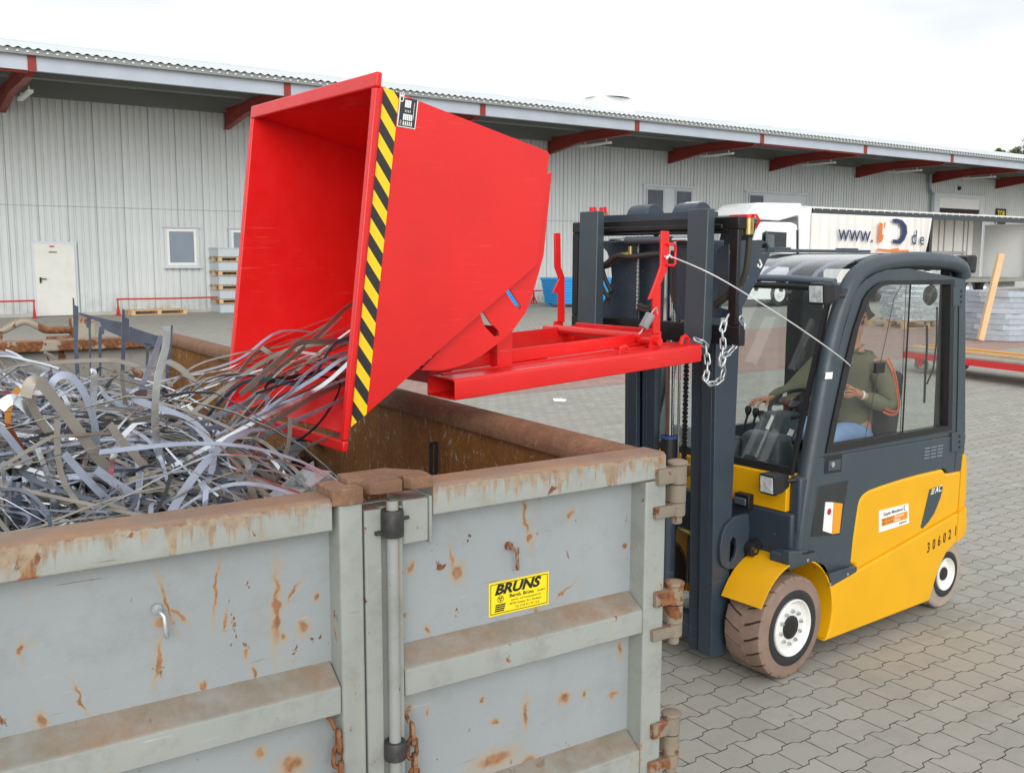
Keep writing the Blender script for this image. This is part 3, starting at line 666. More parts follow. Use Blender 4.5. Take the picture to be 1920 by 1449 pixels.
# ------------------------------------------------------------------ galvanised ring stacks, post, trolley
GREYC = paint('ring_zinc', C('b3bcc4'), .42, metal=.35, var=.08, vsc=5, rnd=True)
def octa(r, rot, n=8): return [(r*math.cos(2*math.pi*k/n+rot), r*math.sin(2*math.pi*k/n+rot)) for k in range(n)]
def ring_mesh(r, h, wall=.05):
    m = MB(); o = octa(r, math.pi/8); i = octa(r-wall, math.pi/8); m.ring(o, i, 0, h, 'z')
    o2 = octa(r-.02, math.pi/8); i2 = octa(r-.16, math.pi/8); m.ring([(a*.985, b*.985) for a, b in i], i2, 0.0, .02, 'z')
    return m
proto = ring_mesh(1.04, .155).build('steel_ring', GREYC)
tag(proto, '-', 'ring', 'steel rings stacked beside the leaning post')
nm9 = ['lowest', 'second from the bottom', 'third from the bottom', 'fourth from the bottom', 'middle', 'fourth from the top', 'third from the top', 'second from the top', 'topmost']
bx, by = 14.95, 30.25
for k in range(9):
    o = proto if k == 0 else proto.copy()
    if k: COL.objects.link(o)
    o.location = (bx+rng.uniform(-.06, .06), by+rng.uniform(-.05, .05), .02+k*.163); o.rotation_euler = (0, 0, .18+rng.uniform(-.12, .12)+(k % 2)*.1)
    o['label'] = 'eight-sided grey steel ring, %s of the stack by the leaning wooden post' % nm9[k]
pf = up('W', 'z', 0, 1706, 616); pc = (pf.x*1.03, pf.y*1.03)
pallet('wooden_pallet', 'W', (pc[0], pc[1], 0), .35, 'wooden pallet carrying the silver stack seen through the cab window', L_=2.2, W_=1.8, h=.27)
proto = ring_mesh(1.1, .085, .3).build('steel_ring', steel('bright_zinc', C('cdd4d8'), .3, .6))
tag(proto, 'bright silver steel ring in the tall pallet stack seen through the cab window', 'ring', 'silver rings stacked on the pallet')
for k in range(19):
    o = proto if k == 0 else proto.copy()
    if k: COL.objects.link(o)
    o.location = (pc[0]+rng.uniform(-.07, .07), pc[1]+rng.uniform(-.05, .05), .28+k*.0905); o.rotation_euler = (0, 0, rng.uniform(0, 6.28)); o.scale = (1+rng.uniform(-.06, .03),)*2+(1,)
a = up('W', 'y', 29.0, 1838, 638); a2 = up('W', 'y', 29.15, 1877, 476)
mb = MB(); mb.bar(tuple(a), tuple(a2), .17, .15, (0, -1, 0))
single('wooden_post', 'W', (a.x, a.y, 0), mb, paint('fresh_timber', C('dcb98c'), .65, var=.08, vsc=3), 'pale square timber post leaning against the grey ring stack', 'post', bevel=.01)
FR['K'] = ((8.55, 21.5), R(-65.7))
kt = Thing('flat_trolley', 'K', (2.5, .8, 0), 'long flat red trolley with wooden deck behind the forklift', 'trolley')
CRED = paint('trolley_red', C('cf2f30'), .4, var=.05)
mb = MB(); mb.box(0, 5.6, 0, .07, .30, .43); mb.box(0, 5.6, 1.4, 1.47, .30, .43)
for x in (0, 1.4, 2.8, 4.2, 5.5): mb.box(x, x+.08, .072, 1.398, .31, .42)
kt.part('frame', mb, CRED)
mb = MB()
for k in range(6): mb.box(.02, 5.58, .02+k*.24, .24+k*.24, .432, .47)
kt.part('deck', mb, paint('old_boards', C('9a948a'), .8, var=.12, vsc=3, dirt=.3))
for x in (.42, 4.9):
    for y in (.12, 1.35):
        m = MB(); m.lathe([(.10, -.03), (.165, -.035), (.175, 0), (.165, .035), (.10, .03)], (x, y, .175), (0, 1, 0), 24, True); wq = kt.part('castor', m, paint('castor_tyre', C('8d7d70'), .7), smooth=40)
        m = MB(); m.lathe([(.10, .02), (.03, .03), (.0, .03), (0, -.03), (.03, -.03), (.10, -.02)], (x, y, .175), (0, 1, 0), 5); kt.part('hub', m, GALV, wq)
        m = MB(); m.prism([(x-.13, .299), (x+.13, .299), (x+.03, .15), (x-.03, .15)], y-.07, y-.045); kt.part('fork', m, CRED, wq)
kb = [(-.3, 5.2, .62, .0, 'C'), (-.2, 5.0, .85, .0, 'Y'), (.2, 5.4, 1.0, .0, 'Y'), (-.1, 5.3, 1.18, .0, 'W')]
YW = paint('yellow_timber', C('d09a45'), .6, var=.1, vsc=4, rnd=True)
for i, (x0, x1, y, dz, c) in enumerate(kb):
    m = MB(); m.box(x0, x1, y-.06, y+.06, .475, .475+(.07 if c == 'Y' else .05))
    single('timber_board' if c != 'W' else 'metal_profile', 'K', (x0, y, .475), m, {'C': WOOD, 'Y': YW, 'W': GALV}[c],
           ['pale board nearest the red edge on the flat trolley', 'yellow timber batten on the trolley next to the pale board', 'yellow timber batten on the trolley next to the silver profile', 'silver metal profile lying on the far side of the flat trolley'][i], 'profile' if c == 'W' else 'board', 'lengths lying on the trolley')
a = up('W', 'z', .01, 1050, 752); mb = MB()
mb.add([(a.x-.10, a.y-.06, .012), (a.x+.08, a.y-.09, .012), (a.x+.12, a.y+.06, .03), (a.x-.04, a.y+.12, .014), (a.x-.12, a.y+.05, .05), (a.x+.01, a.y, .06)], [(0,1,5), (1,2,5), (2,3,5), (3,4,5), (4,0,5)])
single('paper_scrap', 'W', (a.x, a.y, 0), mb, WLAB, 'crumpled white scrap of paper on the grey paving', 'litter')

# ------------------------------------------------------------------ trees beyond the roof
def tree(px, py, dist, r, label, seed):
    q = up('W', 'y', dist, px, py); rg = random.Random(seed)
    t = Thing('tree', 'W', (q.x, q.y, 0), label, 'tree', 'trees behind the warehouse')
    m = MB(); m.tube([(q.x, q.y, 0), (q.x+.2, q.y, q.z*.5), (q.x, q.y+.1, q.z)], [.5, .35, .15], 8)
    for k in range(7):
        a = rg.uniform(0, 6.28); m.tube([(q.x, q.y, q.z*.72), (q.x+math.cos(a)*r*.5, q.y+math.sin(a)*r*.5, q.z-.1*r), (q.x+math.cos(a)*r*.8, q.y+math.sin(a)*r*.8, q.z+rg.uniform(-.2, .5)*r)], [.16, .09, .03], 5)
    t.part('trunk', m, paint('bark', (.09,.07,.05), .9))
    m = MB(); cl = []
    for k in range(60):
        v = Vector((rg.gauss(0, 1), rg.gauss(0, 1), rg.gauss(0, 1))).normalized()*(rg.random()**.4)*r
        v.z *= .9; cl.append((Vector((q.x, q.y, q.z))+v, rg.uniform(.16, .34)*r))
    for c, cr in cl:
        for k in range(150):
            v = Vector((rg.gauss(0, 1), rg.gauss(0, 1), rg.gauss(0, 1))).normalized()*cr*(rg.random()**.45); p = c+v
            a = Vector((rg.gauss(0, 1), rg.gauss(0, 1), rg.gauss(0, 1))).normalized(); b_ = a.orthogonal().normalized(); s_ = rg.uniform(.12, .24)
            m.add([p-a*s_, p+b_*s_*.55, p+a*s_, p-b_*s_*.55], [(0,1,2,3)])
    lf = NT('leaves_%d' % seed); oc = lf.coords()
    lf.set(Base_Color=lf.mix(lf.ramp(lf.noise(oc, .9, 3), .35, .65), (.045,.075,.022), (.12,.15,.05)), Roughness=.7)
    t.part('crown', m, lf.m, fixn=False)
tree(1936, 312, 130, 3.6, 'green leafy treetop rising above the right end of the warehouse roof', 3)
tree(1874, 296, 150, 1.25, 'small green treetop just left of the larger tree above the roof', 5)
# ------------------------------------------------------------------ scrap container
CG = C('979d9f')
def mk(px, py, hw, hh, an=0, y=.08):
    q = up('C', 'y', y, px, py); w = .8*abs(up('C', 'y', y, px+hw, py).x-q.x); h = abs(up('C', 'y', y, px, py+hh).z-q.z); return (q.x+1.2, q.z, w, h, R(an))
MK = [mk(*p) for p in ((40,1222,7,11), (78,1352,13,17), (312,1128,5,40,-14), (297,1238,6,38,8), (334,1150,5,20,-40), (300,1162,9,10), (405,1105,4,50,6), (424,1165,5,16,4), (518,1140,8,66,2), (548,1112,4,24,40), (570,1175,12,13), (462,1226,7,7), (475,1258,4,13), (380,1292,5,14,-25), (384,1285,6,8), (150,1310,4,26,-20), (488,1412,11,11), (548,1432,28,16), (592,1118,5,7), (530,1190,7,9), (250,1330,4,4),
      (984,968,5,36,-10), (994,1010,6,8), (858,1072,12,14), (848,1045,4,20,-8), (770,1062,7,11), (803,1182,5,10), (772,1262,6,14), (1006,1150,5,16,-15), (1058,1108,24,3,-35), (985,1338,6,24), (1058,1308,13,8), (928,1422,38,14), (990,1428,16,10), (768,1330,7,9), (1150,1302,9,5,-15), (1162,1215,6,11), (1008,1000,3,4), (930,1352,8,6), (1095,1302,5,5), (1118,1400,3,12), (800,1335,4,5), (905,1310,4,5), (1068,965,10,4,-40))]
CGREY = rusty('container_grey', CG, -.012, .35, .22, .85, marks=MK)
CRAIL = rusty('container_rail', C('989c97'), .02, .9, .45, .95, tops=('7b7264','876f5a'))
CTOP = rusty('container_top_rail', C('9b9e98'), .022, 1.5, .4, 1.0, tops=('857364','94785f'), edge=1.752)
CRIM = rust_all('rusty_rim', .18, 1.6, ('7d5a43','957059','664a38'), 'b5a08c')
CIN = rust_all('rusty_inside', .46, .9, ('8a5a2e','a06d34','6b4827'))
CIN2 = rusty('scraped_inside', C('a09f98'), .055, .6, .5, .5)
CPALE = rusty('rust_on_pale', C('a39d8e'), .15, .7, .5, .9)
HINGE = rusty('hinge_steel', C('837a6c'), .15, .6, .5, .7)
TOPR = rust_all('rusty_topside', .22, 1.5, ('80604b','97745b','674d3d'), 'b9ab9a')
TAR = paint('black_grease', (.03,.03,.03), .5, var=.4, vsc=20, dirt=.4, dcol=(.12,.1,.09))
ct = Thing('scrap_container', 'C', (-1.2, 3.3, 0), 'large weathered grey open-top steel container with rust patches', 'container')
ZT, ZL, ZB, W_, LEN = 1.752, 1.654, .50, 2.40, 6.62
def rail(m, x0, x1, zt, zb, slope=.055, top=False):
    """horizontal door rail: front face, dirt-catching sloped top"""
    if top: m.prism([(0.0, zb+.004), (.006, zb), (.115, zb), (.125, zt-.004), (.12, zt), (.012, zt), (0, zt-.012)], x0, x1, 'x')
    else: m.prism([(0.0, zb), (.085, zb), (.085, zt+slope), (.010, zt+.006), (0, zt-.004)], x0, x1, 'x')
def chamf_post(m, x0, x1, z0, z1): m.prism([(x0, .0), (x1, .0), (x1, .085), (x0, .085)], z0, z1, 'z')
# left door leaf
mb = MB(); mb.box(-2.385, -1.204, .08, .10, ZB+.02, ZL+.05); dl = ct.part('door_leaf', mb, CGREY)
mb = MB(); rail(mb, -2.385, -1.30, ZT, ZL, top=True); ct.part('top_rail', mb, CTOP, dl, bevel=.006)
for a, b in ((1.177, 1.088), (.637, .545)): mb = MB(); rail(mb, -2.283, -1.283, a, b); ct.part('rail', mb, CRAIL, dl, bevel=.005)
mb = MB(); mb.prism([(-1.280, .004), (-1.274, -.002), (-1.209, -.002), (-1.204, .004), (-1.204, .085), (-1.280, .085)], ZB, ZT-.012, 'z'); ct.part('post', mb, CRAIL, dl, bevel=.005)
mb = MB(); mb.box(-2.385, -2.285, -.002, .085, ZB, ZL); ct.part('post', mb, CRAIL, dl, bevel=.005)
# right door leaf
mb = MB(); mb.box(-1.196, -.012, .08, .10, ZB+.02, ZL+.05); dr = ct.part('door_leaf', mb, CGREY)
mb = MB(); rail(mb, -.965, -.004, ZT, ZL, top=True); ct.part('top_rail', mb, CTOP, dr, bevel=.006)
for a, b in ((1.177, 1.088), (.637, .545)): mb = MB(); rail(mb, -1.068, -.100, a, b); ct.part('rail', mb, CRAIL, dr, bevel=.005)
mb = MB(); mb.box(-.098, -.002, -.002, .085, ZB, ZL-.002); ct.part('post', mb, CRAIL, dr, bevel=.006)
mb = MB(); mb.box(-1.196, -1.140, .006, .085, ZB, 1.70); mb.box(-1.139, -1.093, .03, .085, ZB, 1.70); mb.box(-1.092, -1.070, .004, .085, ZB, 1.70); ct.part('lock_post', mb, CRAIL, dr, bevel=.004)
mb = MB(); mb.box(-1.068, -.980, .005, .12, 1.575, 1.715); mb.box(-.979, -.968, .0, .12, 1.565, 1.72); ct.part('lock_box', mb, CRAIL, dr, bevel=.006)
mb = MB(); mb.tube([(-1.113, -.012, .30), (-1.113, -.012, 1.725)], .0185, 14); ct.part('lock_bar', mb, rusty('lock_bar_steel', C('979a97'), .03, 1.6, .4, .3), dr, smooth=50)
mb = MB(); mb.lathe([(.019, 0), (.034, 0), (.035, .008), (.035, .075), (.032, .082), (.019, .082)], (-1.113, -.012, 1.615), (0,0,1), 18); mb.box(-1.165, -1.13, -.01, .03, 1.622, 1.632)
mb.cyl((-1.09, -.012, 1.665), (-1.058, -.012, 1.665), .006, 8); ct.part('lock_collar', mb, TAR, dr, smooth=40)
mb = MB(); mb.lathe([(.019, 0), (.034, 0), (.035, .006), (.035, .05), (.032, .056), (.019, .056)], (-1.113, -.012, .905), (0,0,1), 18); mb.cyl((-1.09, -.012, .94), (-1.066, -.012, .94), .006, 8); ct.part('lock_collar', mb, TAR, dr, smooth=40)
mb = MB(); z0, z1 = 1.7525, 1.789
mb.prism([(-1.30, .0), (-1.262, -.012), (-1.206, -.012), (-1.206, .03), (-1.235, .055), (-1.235, .125), (-1.30, .125)], z0-.025, z1-.012, 'z'); ct.part('latch_plate', mb, TOPR, dl, bevel=.003)
mb = MB(); mb.prism([(-1.19, -.02), (-1.165, -.034), (-1.09, -.034), (-1.083, -.022), (-1.083, .02), (-1.04, .035), (-1.02, .034), (-1.02, .026), (-1.062, .018), (-1.070, -.0), (-1.055, -.026), (-1.03, -.034), (-.985, -.034), (-.975, .02), (-.975, .06), (-1.06, .15), (-1.22, .15), (-1.225, .06), (-1.20, .03)], z0+.001, z1, 'z'); ct.part('latch_plate', mb, TOPR, dr, bevel=.003)
# hinges
for (a, b) in ((1.70, 1.51), (1.243, 1.049), (.733, .534)):
    m = MB(); h = a-b
    m.cyl((.052, .0, a-.07), (.052, .0, a), .034, 16); m.cyl((.052, .0, b), (.052, .0, b+.05), .032, 16)
    m.lathe([(.0, .012), (.02, .01), (.038, .004), (.038, -.008), (.0, -.008)], (.052, 0, a+.009), (0,0,1), 16); m.cyl((.052, 0, b-.03), (.052, 0, b), .022, 12)
    m.prism([(-.055, -.022), (.03, -.024), (.055, 0), (.03, .028), (-.055, .018)], a-.062, a-.006, 'z'); m.prism([(-.065, -.022), (.03, -.024), (.055, 0), (.03, .028), (-.065, .018)], b+.004, b+.046, 'z')
    q = ct.part('hinge', m, HINGE, bevel=.003); m = MB(); m.cyl((.052, .0, b+.053), (.052, .0, a-.073), .033, 16); m.box(.02, .05, .0, .06, b+.055, a-.075); ct.part('knuckle', m, HINGE, q, smooth=40)
# tarpaulin hooks, chains
for (x, z) in ((-1.776, 1.46), (-.626, 1.45)):
    m = MB(); m.tube([(x-.012, .078, z+.036), (x-.008, .052, z+.032), (x, .042, z+.02), (x+.002, .04, z-.025), (x+.006, .046, z-.040), (x+.012, .058, z-.036)], .006, 8); m.cyl((x-.012, .079, z+.036), (x-.012, .066, z+.036), .014, 10)
    ct.part('hook', m, GALV if x < -1 else HINGE, dl if x < -1 else dr, smooth=50)
for (x, zz, dd) in ((-1.296, 1.045, dl), (-1.046, 1.0, dr)):
    m = MB()
    m.tube([(x-.02, .07, zz+.03), (x-.01, .03, zz+.02), (x, .02, zz-.01)], .007, 6)
    for k in range(6): m.link((x+.003*k, .0+.01*(k % 2), zz-.04-.052*k), (.02*(-1)**k, 0, -1), (1, 0, 0) if k % 2 else (.25, 1, 0), .068, .032, .0075)
    ct.part('chain', m, rusty('rusty_chain', C('8a6a50'), .2, .5, .3, 0), dd, smooth=60)
# sticker
mb = MB(); sxa, sxb, sza, szb = -.714, -.468, 1.249, 1.366; sy = .0775
mb.box(sxa, sxb, sy, .0795, sza, szb); stk = ct.part('company_sticker', mb, YLAB, dr)
mb = MB(); w_ = sxb-sxa; hh = szb-sza; b_ = .006
mb.ring([(sxa+b_, sza+b_), (sxb-b_, sza+b_), (sxb-b_, szb-b_), (sxa+b_, szb-b_)], [(sxa+b_+.002, sza+b_+.002), (sxb-b_-.002, sza+b_+.002), (sxb-b_-.002, szb-b_-.002), (sxa+b_+.002, szb-b_-.002)], sy-.0012, sy-.0004)
def st(s, x, z, size, bold=0, shear=0, sx=1): mb.text(s, (sxa+x, sy-.001, sza+z), (1,0,0), (0,0,1), size, bold, shear, sx=sx)
st('BRUNS', .022, .074, .047, .0022, .28, 1.24)
st('Bernh. Bruns', .082, .055, .0165, .0004, 0, 1.15); st('GmbH', .196, .055, .012)
st('Umwelt- und Entsorgungstechnik', .088, .042, .0092); st('49744 Geeste, Krs. Emsland', .082, .028, .0115); st('Tel. 0 59 37 / 97 15-0', .105, .014, .0115)
mb.lathe([(.0105, 0), (.0125, 0)], (sxa+.046, sy-.0012, sza+.056), (0,-1,0), 20)
for a, b in ((-.004, .003), (.004, .003), (0, -.004)): mb.box(sxa+.046+a-.003, sxa+.046+a+.003, sy-.0012, sy-.0006, sza+.056+b-.0025, sza+.056+b+.0025)
for k in range(4): mb.prism([(sxa+.026+.001*k*-1, sza+.034-.007*k), (sxa+.066-.002*k, sza+.034-.007*k), (sxa+.0665-.002*k, sza+.0385-.006*k-.001*k), (sxa+.0265-.001*k, sza+.0385-.007*k)], sy-.0012, sy-.0006)
ct.part('lettering', mb, INK, stk, fixn=False)
# side walls, end wall, floor, underframe
rp = [(-.002, 1.655), (-.002, ZT-.035), (-.012, ZT-.012), (-.032, ZT), (-.075, ZT-.001), (-.105, ZT-.012), (-.125, ZT-.032), (-.132, ZT-.06), (-.128, 1.665), (-.10, 1.655)]
mb = MB(); n = len(rp); ys = (.127, LEN); mb.add([(a, y, b) for y in ys for a, b in rp], [list(range(n))[::-1], list(range(n, 2*n))]+[(i, (i+1) % n, n+(i+1) % n, n+i) for i in range(n)])
mb.add([(-W_-a, y, b) for y in ys for a, b in rp], [list(range(n))[::-1], list(range(n, 2*n))]+[(i, (i+1) % n, n+(i+1) % n, n+i) for i in range(n)])
ct.part('rim', mb, CRIM, smooth=60)
mb = MB(); mb.box(-.10, -.085, .13, LEN, .52, 1.66); mb.box(-W_+.085, -W_+.10, .13, LEN, .52, 1.66); sw = ct.part('side_wall', mb, CIN)
mb = MB()
for k in range(9): y = .35+.74*k; mb.box(-.084, -.004, y, y+.10, .4, 1.655); mb.box(-W_+.004, -W_+.084, y, y+.10, .4, 1.655)
ct.part('rib', mb, CGREY, sw)
mb = MB(); mb.box(-W_+.134, -.134, LEN-.17, LEN-.002, 1.645, ZT-.012); ct.part('end_rim', mb, CPALE, bevel=.012)
mb = MB(); mb.box(-W_+.101, -.101, LEN-.06, LEN-.04, .52, 1.644); ct.part('end_wall', mb, CIN2)
mb = MB(); mb.box(-W_+.09, -.09, .101, LEN-.03, .48, .519); ct.part('floor', mb, CIN)
mb = MB()
for x in (-1.75, -.75): mb.box(x-.06, x+.06, .25, LEN, .0, .479)
for y in (.3, 2.0, 3.6, 5.2, 6.3): mb.box(-2.3, -.1, y, y+.10, .33, .478)
ct.part('underframe', mb, CGREY)
hy = 7.0; hz = 1.80
pp = [up('C', 'y', hy, a, b) for a, b in ((-60, 622), (-20, 624), (5, 619), (24, 610), (40, 603), (52, 603), (68, 610), (84, 618), (100, 619), (150, 618))]
mb = MB(); mb.tube([tuple(p) for p in smooth_pts(pp,3)], .034, 12); lb = ct.part('lifting_bar', mb, CPALE, smooth=60)
mb = MB(); p = up('C', 'y', hy-.1, 160, 640)
mb.box(p.x-.10, p.x+.09, hy-.12, hy+.1, 1.60, up('C', 'y', hy-.1, 160, 596).z); q = up('C', 'y', hy-.1, 118, 640); mb.box(q.x-.12, q.x+.28, hy-.06, hy+.03, 1.6, pp[-1].z-.05); q = up('C', 'y', hy-.1, -5, 640); mb.box(q.x-.15, q.x+.05, hy-.06, hy+.03, 1.6, pp[2].z-.03)
ct.part('lug', mb, CPALE, lb, bevel=.01)
# black straps
mb = MB(); a, b, c_, d_ = [up('C', 'x', -.135, *p) for p in ((808, 900), (808, 832), (818, 829), (817, 900))]
mb.ribbon([tuple(a-Vector((0,0,.25))), tuple(a), tuple(b), tuple(b+Vector((0,0,.006)))], [(0,1,0)]*4, .03, .003); mb.ribbon([tuple(d_-Vector((0,0,.25))), tuple(d_), tuple(c_)], [(0,1,0)]*3, .03, .003); mb.tube([tuple(b), tuple(c_)], .006, 5)
single('strap', 'C', (b.x, b.y, 1.2), mb, BLACK, 'black strap loop standing against the rusty inner side wall of the container', 'strap')

# ------------------------------------------------------------------ scrap
S_GALV = steel('strip_bright', C('d0d5d9'), .18, .92, .2)
S_LAV = steel('strip_bluish', C('9aa1b1'), .34, .5, .12)
S_BRN = steel('strip_greybrown', C('8a847a'), .40, .45, .12)
S_DRK = steel('strip_slate', C('56606d'), .4, .3, .15)
S_BLK = steel('strip_black', C('26272b'), .35, .3, .3)
S_RST = steel('strip_rust', C('7a3b1c'), .7, .1, .3)
S_ORG = steel('strip_orange', C('cf8c3a'), .5, .1, .1)
S_RED = steel('strip_dark_red', C('4d1f22'), .5, .2, .2)
def sig(v): return 1/(1+math.exp(-max(-30, min(30, v))))
def sst(v): v = min(1, max(0, v)); return v*v*(3-2*v)
def heap(x, y):
    """the mound: up from the door rim to a crest, down again toward the far end"""
    c_ = 1.85-.32*max(0, x+1.75)**1.3
    if y < 1.8: b_ = 1.58+(c_-1.58)*sst((y+.1)/1.8)
    else: b_ = c_-(c_-1.42)*sst((y-1.8)/2.3)+.30*sig((-1.62-x)/.12)*sst((y-3.0)/1.2)
    b_ += .04*math.sin(5.1*x+2.7*y)*math.cos(3.3*y-2.1*x)
    return .60+(b_-.60)*sig((-.84+.05*min(y, 3)-x)/.13)
def heap_hit(px, py):
    """where the sight line first meets the mound"""
    y = .2
    while y < 6.2:
        q = up('C', 'y', y, px, py)
        if q.z <= heap(q.x, y): return y
        y += .02
    return 6.2
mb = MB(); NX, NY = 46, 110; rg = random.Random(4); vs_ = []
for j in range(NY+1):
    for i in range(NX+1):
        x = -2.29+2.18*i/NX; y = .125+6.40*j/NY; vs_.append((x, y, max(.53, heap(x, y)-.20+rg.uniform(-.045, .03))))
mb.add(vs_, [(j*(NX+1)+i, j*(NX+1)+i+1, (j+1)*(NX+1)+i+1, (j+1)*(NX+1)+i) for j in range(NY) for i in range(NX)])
single('scrap_heap_underlayer', 'C', (-1.2, 3.3, .53), mb, steel('scrap_gap_shade', C('24262a'), .6, .3, .5), 'dark bumpy sheet inside the scrap heap with the shade between the strips painted in', 'scrap', kind='stuff', fixn=False)  # dark underlayer; the shade of the gaps between strips is in its colour
def make_strip(m, rg, x, y, rise, Lm, w, kind, ang=None, zoff=0.0):
    z = heap(x, y)+zoff; dr = rg.uniform(.55, 1.0)
    if ang is None: ang = rg.choice((rg.gauss(-1.45, .32), rg.gauss(-1.35, .35), rg.gauss(-1.0, .5), rg.gauss(.45, .5), rg.uniform(0, 6.28)))
    d = Vector((math.cos(ang), math.sin(ang), 0)); sd_ = Vector((-d.y, d.x, 0)); pts = []; nr = []; n = 16
    roll = rg.gauss(0, .45); tw = rg.gauss(0, .9); bend = rg.gauss(0, .07)*Lm; sbend = rg.gauss(0, .025)*Lm; kink = rg.uniform(.25, .75); kz = rg.gauss(.03, .10)*Lm; tilt = rg.gauss(0, .10)
    for k in range(n+1):
        f = k/n; s = (f-.5)*Lm
        up_ = rise*math.sin(math.pi*f)**(1.0 if kind == 'arc' else .7)
        lat = bend*math.sin(math.pi*f)+sbend*math.sin(2*math.pi*f)
        p = Vector((x, y, z))+d*(s*(1 if kind != 'arc' else (1-.35*min(1, 3*rise)*math.sin(math.pi*f))))+sd_*lat+Vector((0, 0, up_+tilt*s))
        p.z += dr*(heap(p.x, p.y)-heap(x, y)) if heap(p.x, p.y) > 1.2 else 0
        if kind == 'kink': p += Vector((0, 0, kz*(1-abs(f-kink)/max(kink, 1-kink))))
        p.x = min(max(p.x, -2.26), -.15); p.y = min(max(p.y, .140), 6.42)
        p.z = max(p.z, min(heap(p.x, p.y)-.10, z))
        p.z = min(p.z, heap(p.x, p.y)+.24)
        pts.append(p); r_ = roll+tw*(f-.5)
        nr.append(sd_*math.cos(r_)+Vector((0, 0, 1))*math.sin(r_))
    m.ribbon(pts, nr, w)
KL = {'bright': (S_GALV, 'bright shiny curled steel strip tangled in the scrap heap'),
      'bluish': (S_LAV, 'bluish grey sheet steel strip tangled in the scrap heap'),
      'greybrown': (S_BRN, 'dull grey-brown steel strip tangled in the scrap heap'),
      'slate': (S_DRK, 'dark slate grey steel strip tangled in the scrap heap'),
      'black': (S_BLK, 'thin black steel strip tangled in the scrap heap')}
rg = random.Random(21)
def heap_xy():
    while True:
        x = rg.uniform(-2.24, -.72); y = .16+6.1*rg.random()**2.1
        if heap(x, y) > 1.15: return x, y
ks = ['bright']*7+['bluish']*8+['greybrown']*9+['slate']*4+['black']
for i in range(212):
    x, y = heap_xy(); k = rg.choice(ks); kind = rg.choice(('flat', 'flat', 'flat', 'kink', 'kink', 'arc'))
    Lm = rg.uniform(.6, 1.9); w = rg.choice((.007, .010, .014, .016, .020, .024, .028)); rise = {'flat': rg.uniform(.0, .06), 'kink': rg.uniform(0, .05), 'arc': rg.uniform(.06, .17)}[kind]
    m = MB(); make_strip(m, rg, x, y, rise, Lm, w, kind, zoff=rg.uniform(-.04, .05))
    single('steel_strip', 'C', (x, y, heap(x, y)), m, KL[k][0], KL[k][1], 'strip', 'loose steel strips in the scrap heap', smooth=40)
for (mat_, cnt, nm) in ((S_BRN, 560, 'greybrown'), (S_LAV, 540, 'bluish'), (S_DRK, 380, 'slate'), (S_GALV, 380, 'bright')):
    m = MB()
    for i in range(cnt):
        x, y = heap_xy(); make_strip(m, rg, x, y, rg.uniform(-.02, .06), rg.uniform(.3, 1.3), rg.choice((.004, .006, .009, .014, .020)), rg.choice(('flat', 'flat', 'kink')), zoff=rg.uniform(-.16, .0))
    single('steel_offcuts', 'C', (-1.7, 2.5, .6), m, mat_, {'greybrown': 'mass of small grey-brown steel offcuts filling the container', 'bluish': 'mass of small bluish steel offcuts filling the container', 'slate': 'mass of small slate grey steel offcuts filling the container', 'bright': 'mass of small bright steel offcuts filling the container'}[nm], 'scrap', kind='stuff', smooth=40)
# the strips the eye can follow, each at its own place in the heap
def hero(px, zb, w, mat_, label, fr='C', depth=None, tilt=(.25, .0), grp='long steel strips standing out of the scrap heap', cat='strip', name='steel_strip', dd=0.0, dv=(0.0, 1.0)):
    if depth is None: depth = min(heap_hit(*px[-1]), 6.2)-.03
    n = len(px); P = [up(fr, 'y', depth+dd*i/max(1, n-1), a, b) for i, (a, b) in enumerate(px)]
    P = smooth_pts(P); nr = []
    for i in range(len(P)):
        d = (P[min(i+1, len(P)-1)]-P[max(i-1, 0)]).normalized(); f = i/(len(P)-1); a = tilt[0]+(tilt[1]-tilt[0])*f
        q = d.cross(Vector((0, 1, 0))); q = q.normalized() if q.length > 1e-3 else Vector((0, 0, 1))
        nr.append(q*math.cos(a)+Vector((0, 1, 0))*math.sin(a))
    m = MB(); m.ribbon(P, nr, w*.60)
    c_ = P[len(P)//2]
    return single(name, fr, tuple(P[-1]), m, mat_, label, cat, grp, smooth=40)
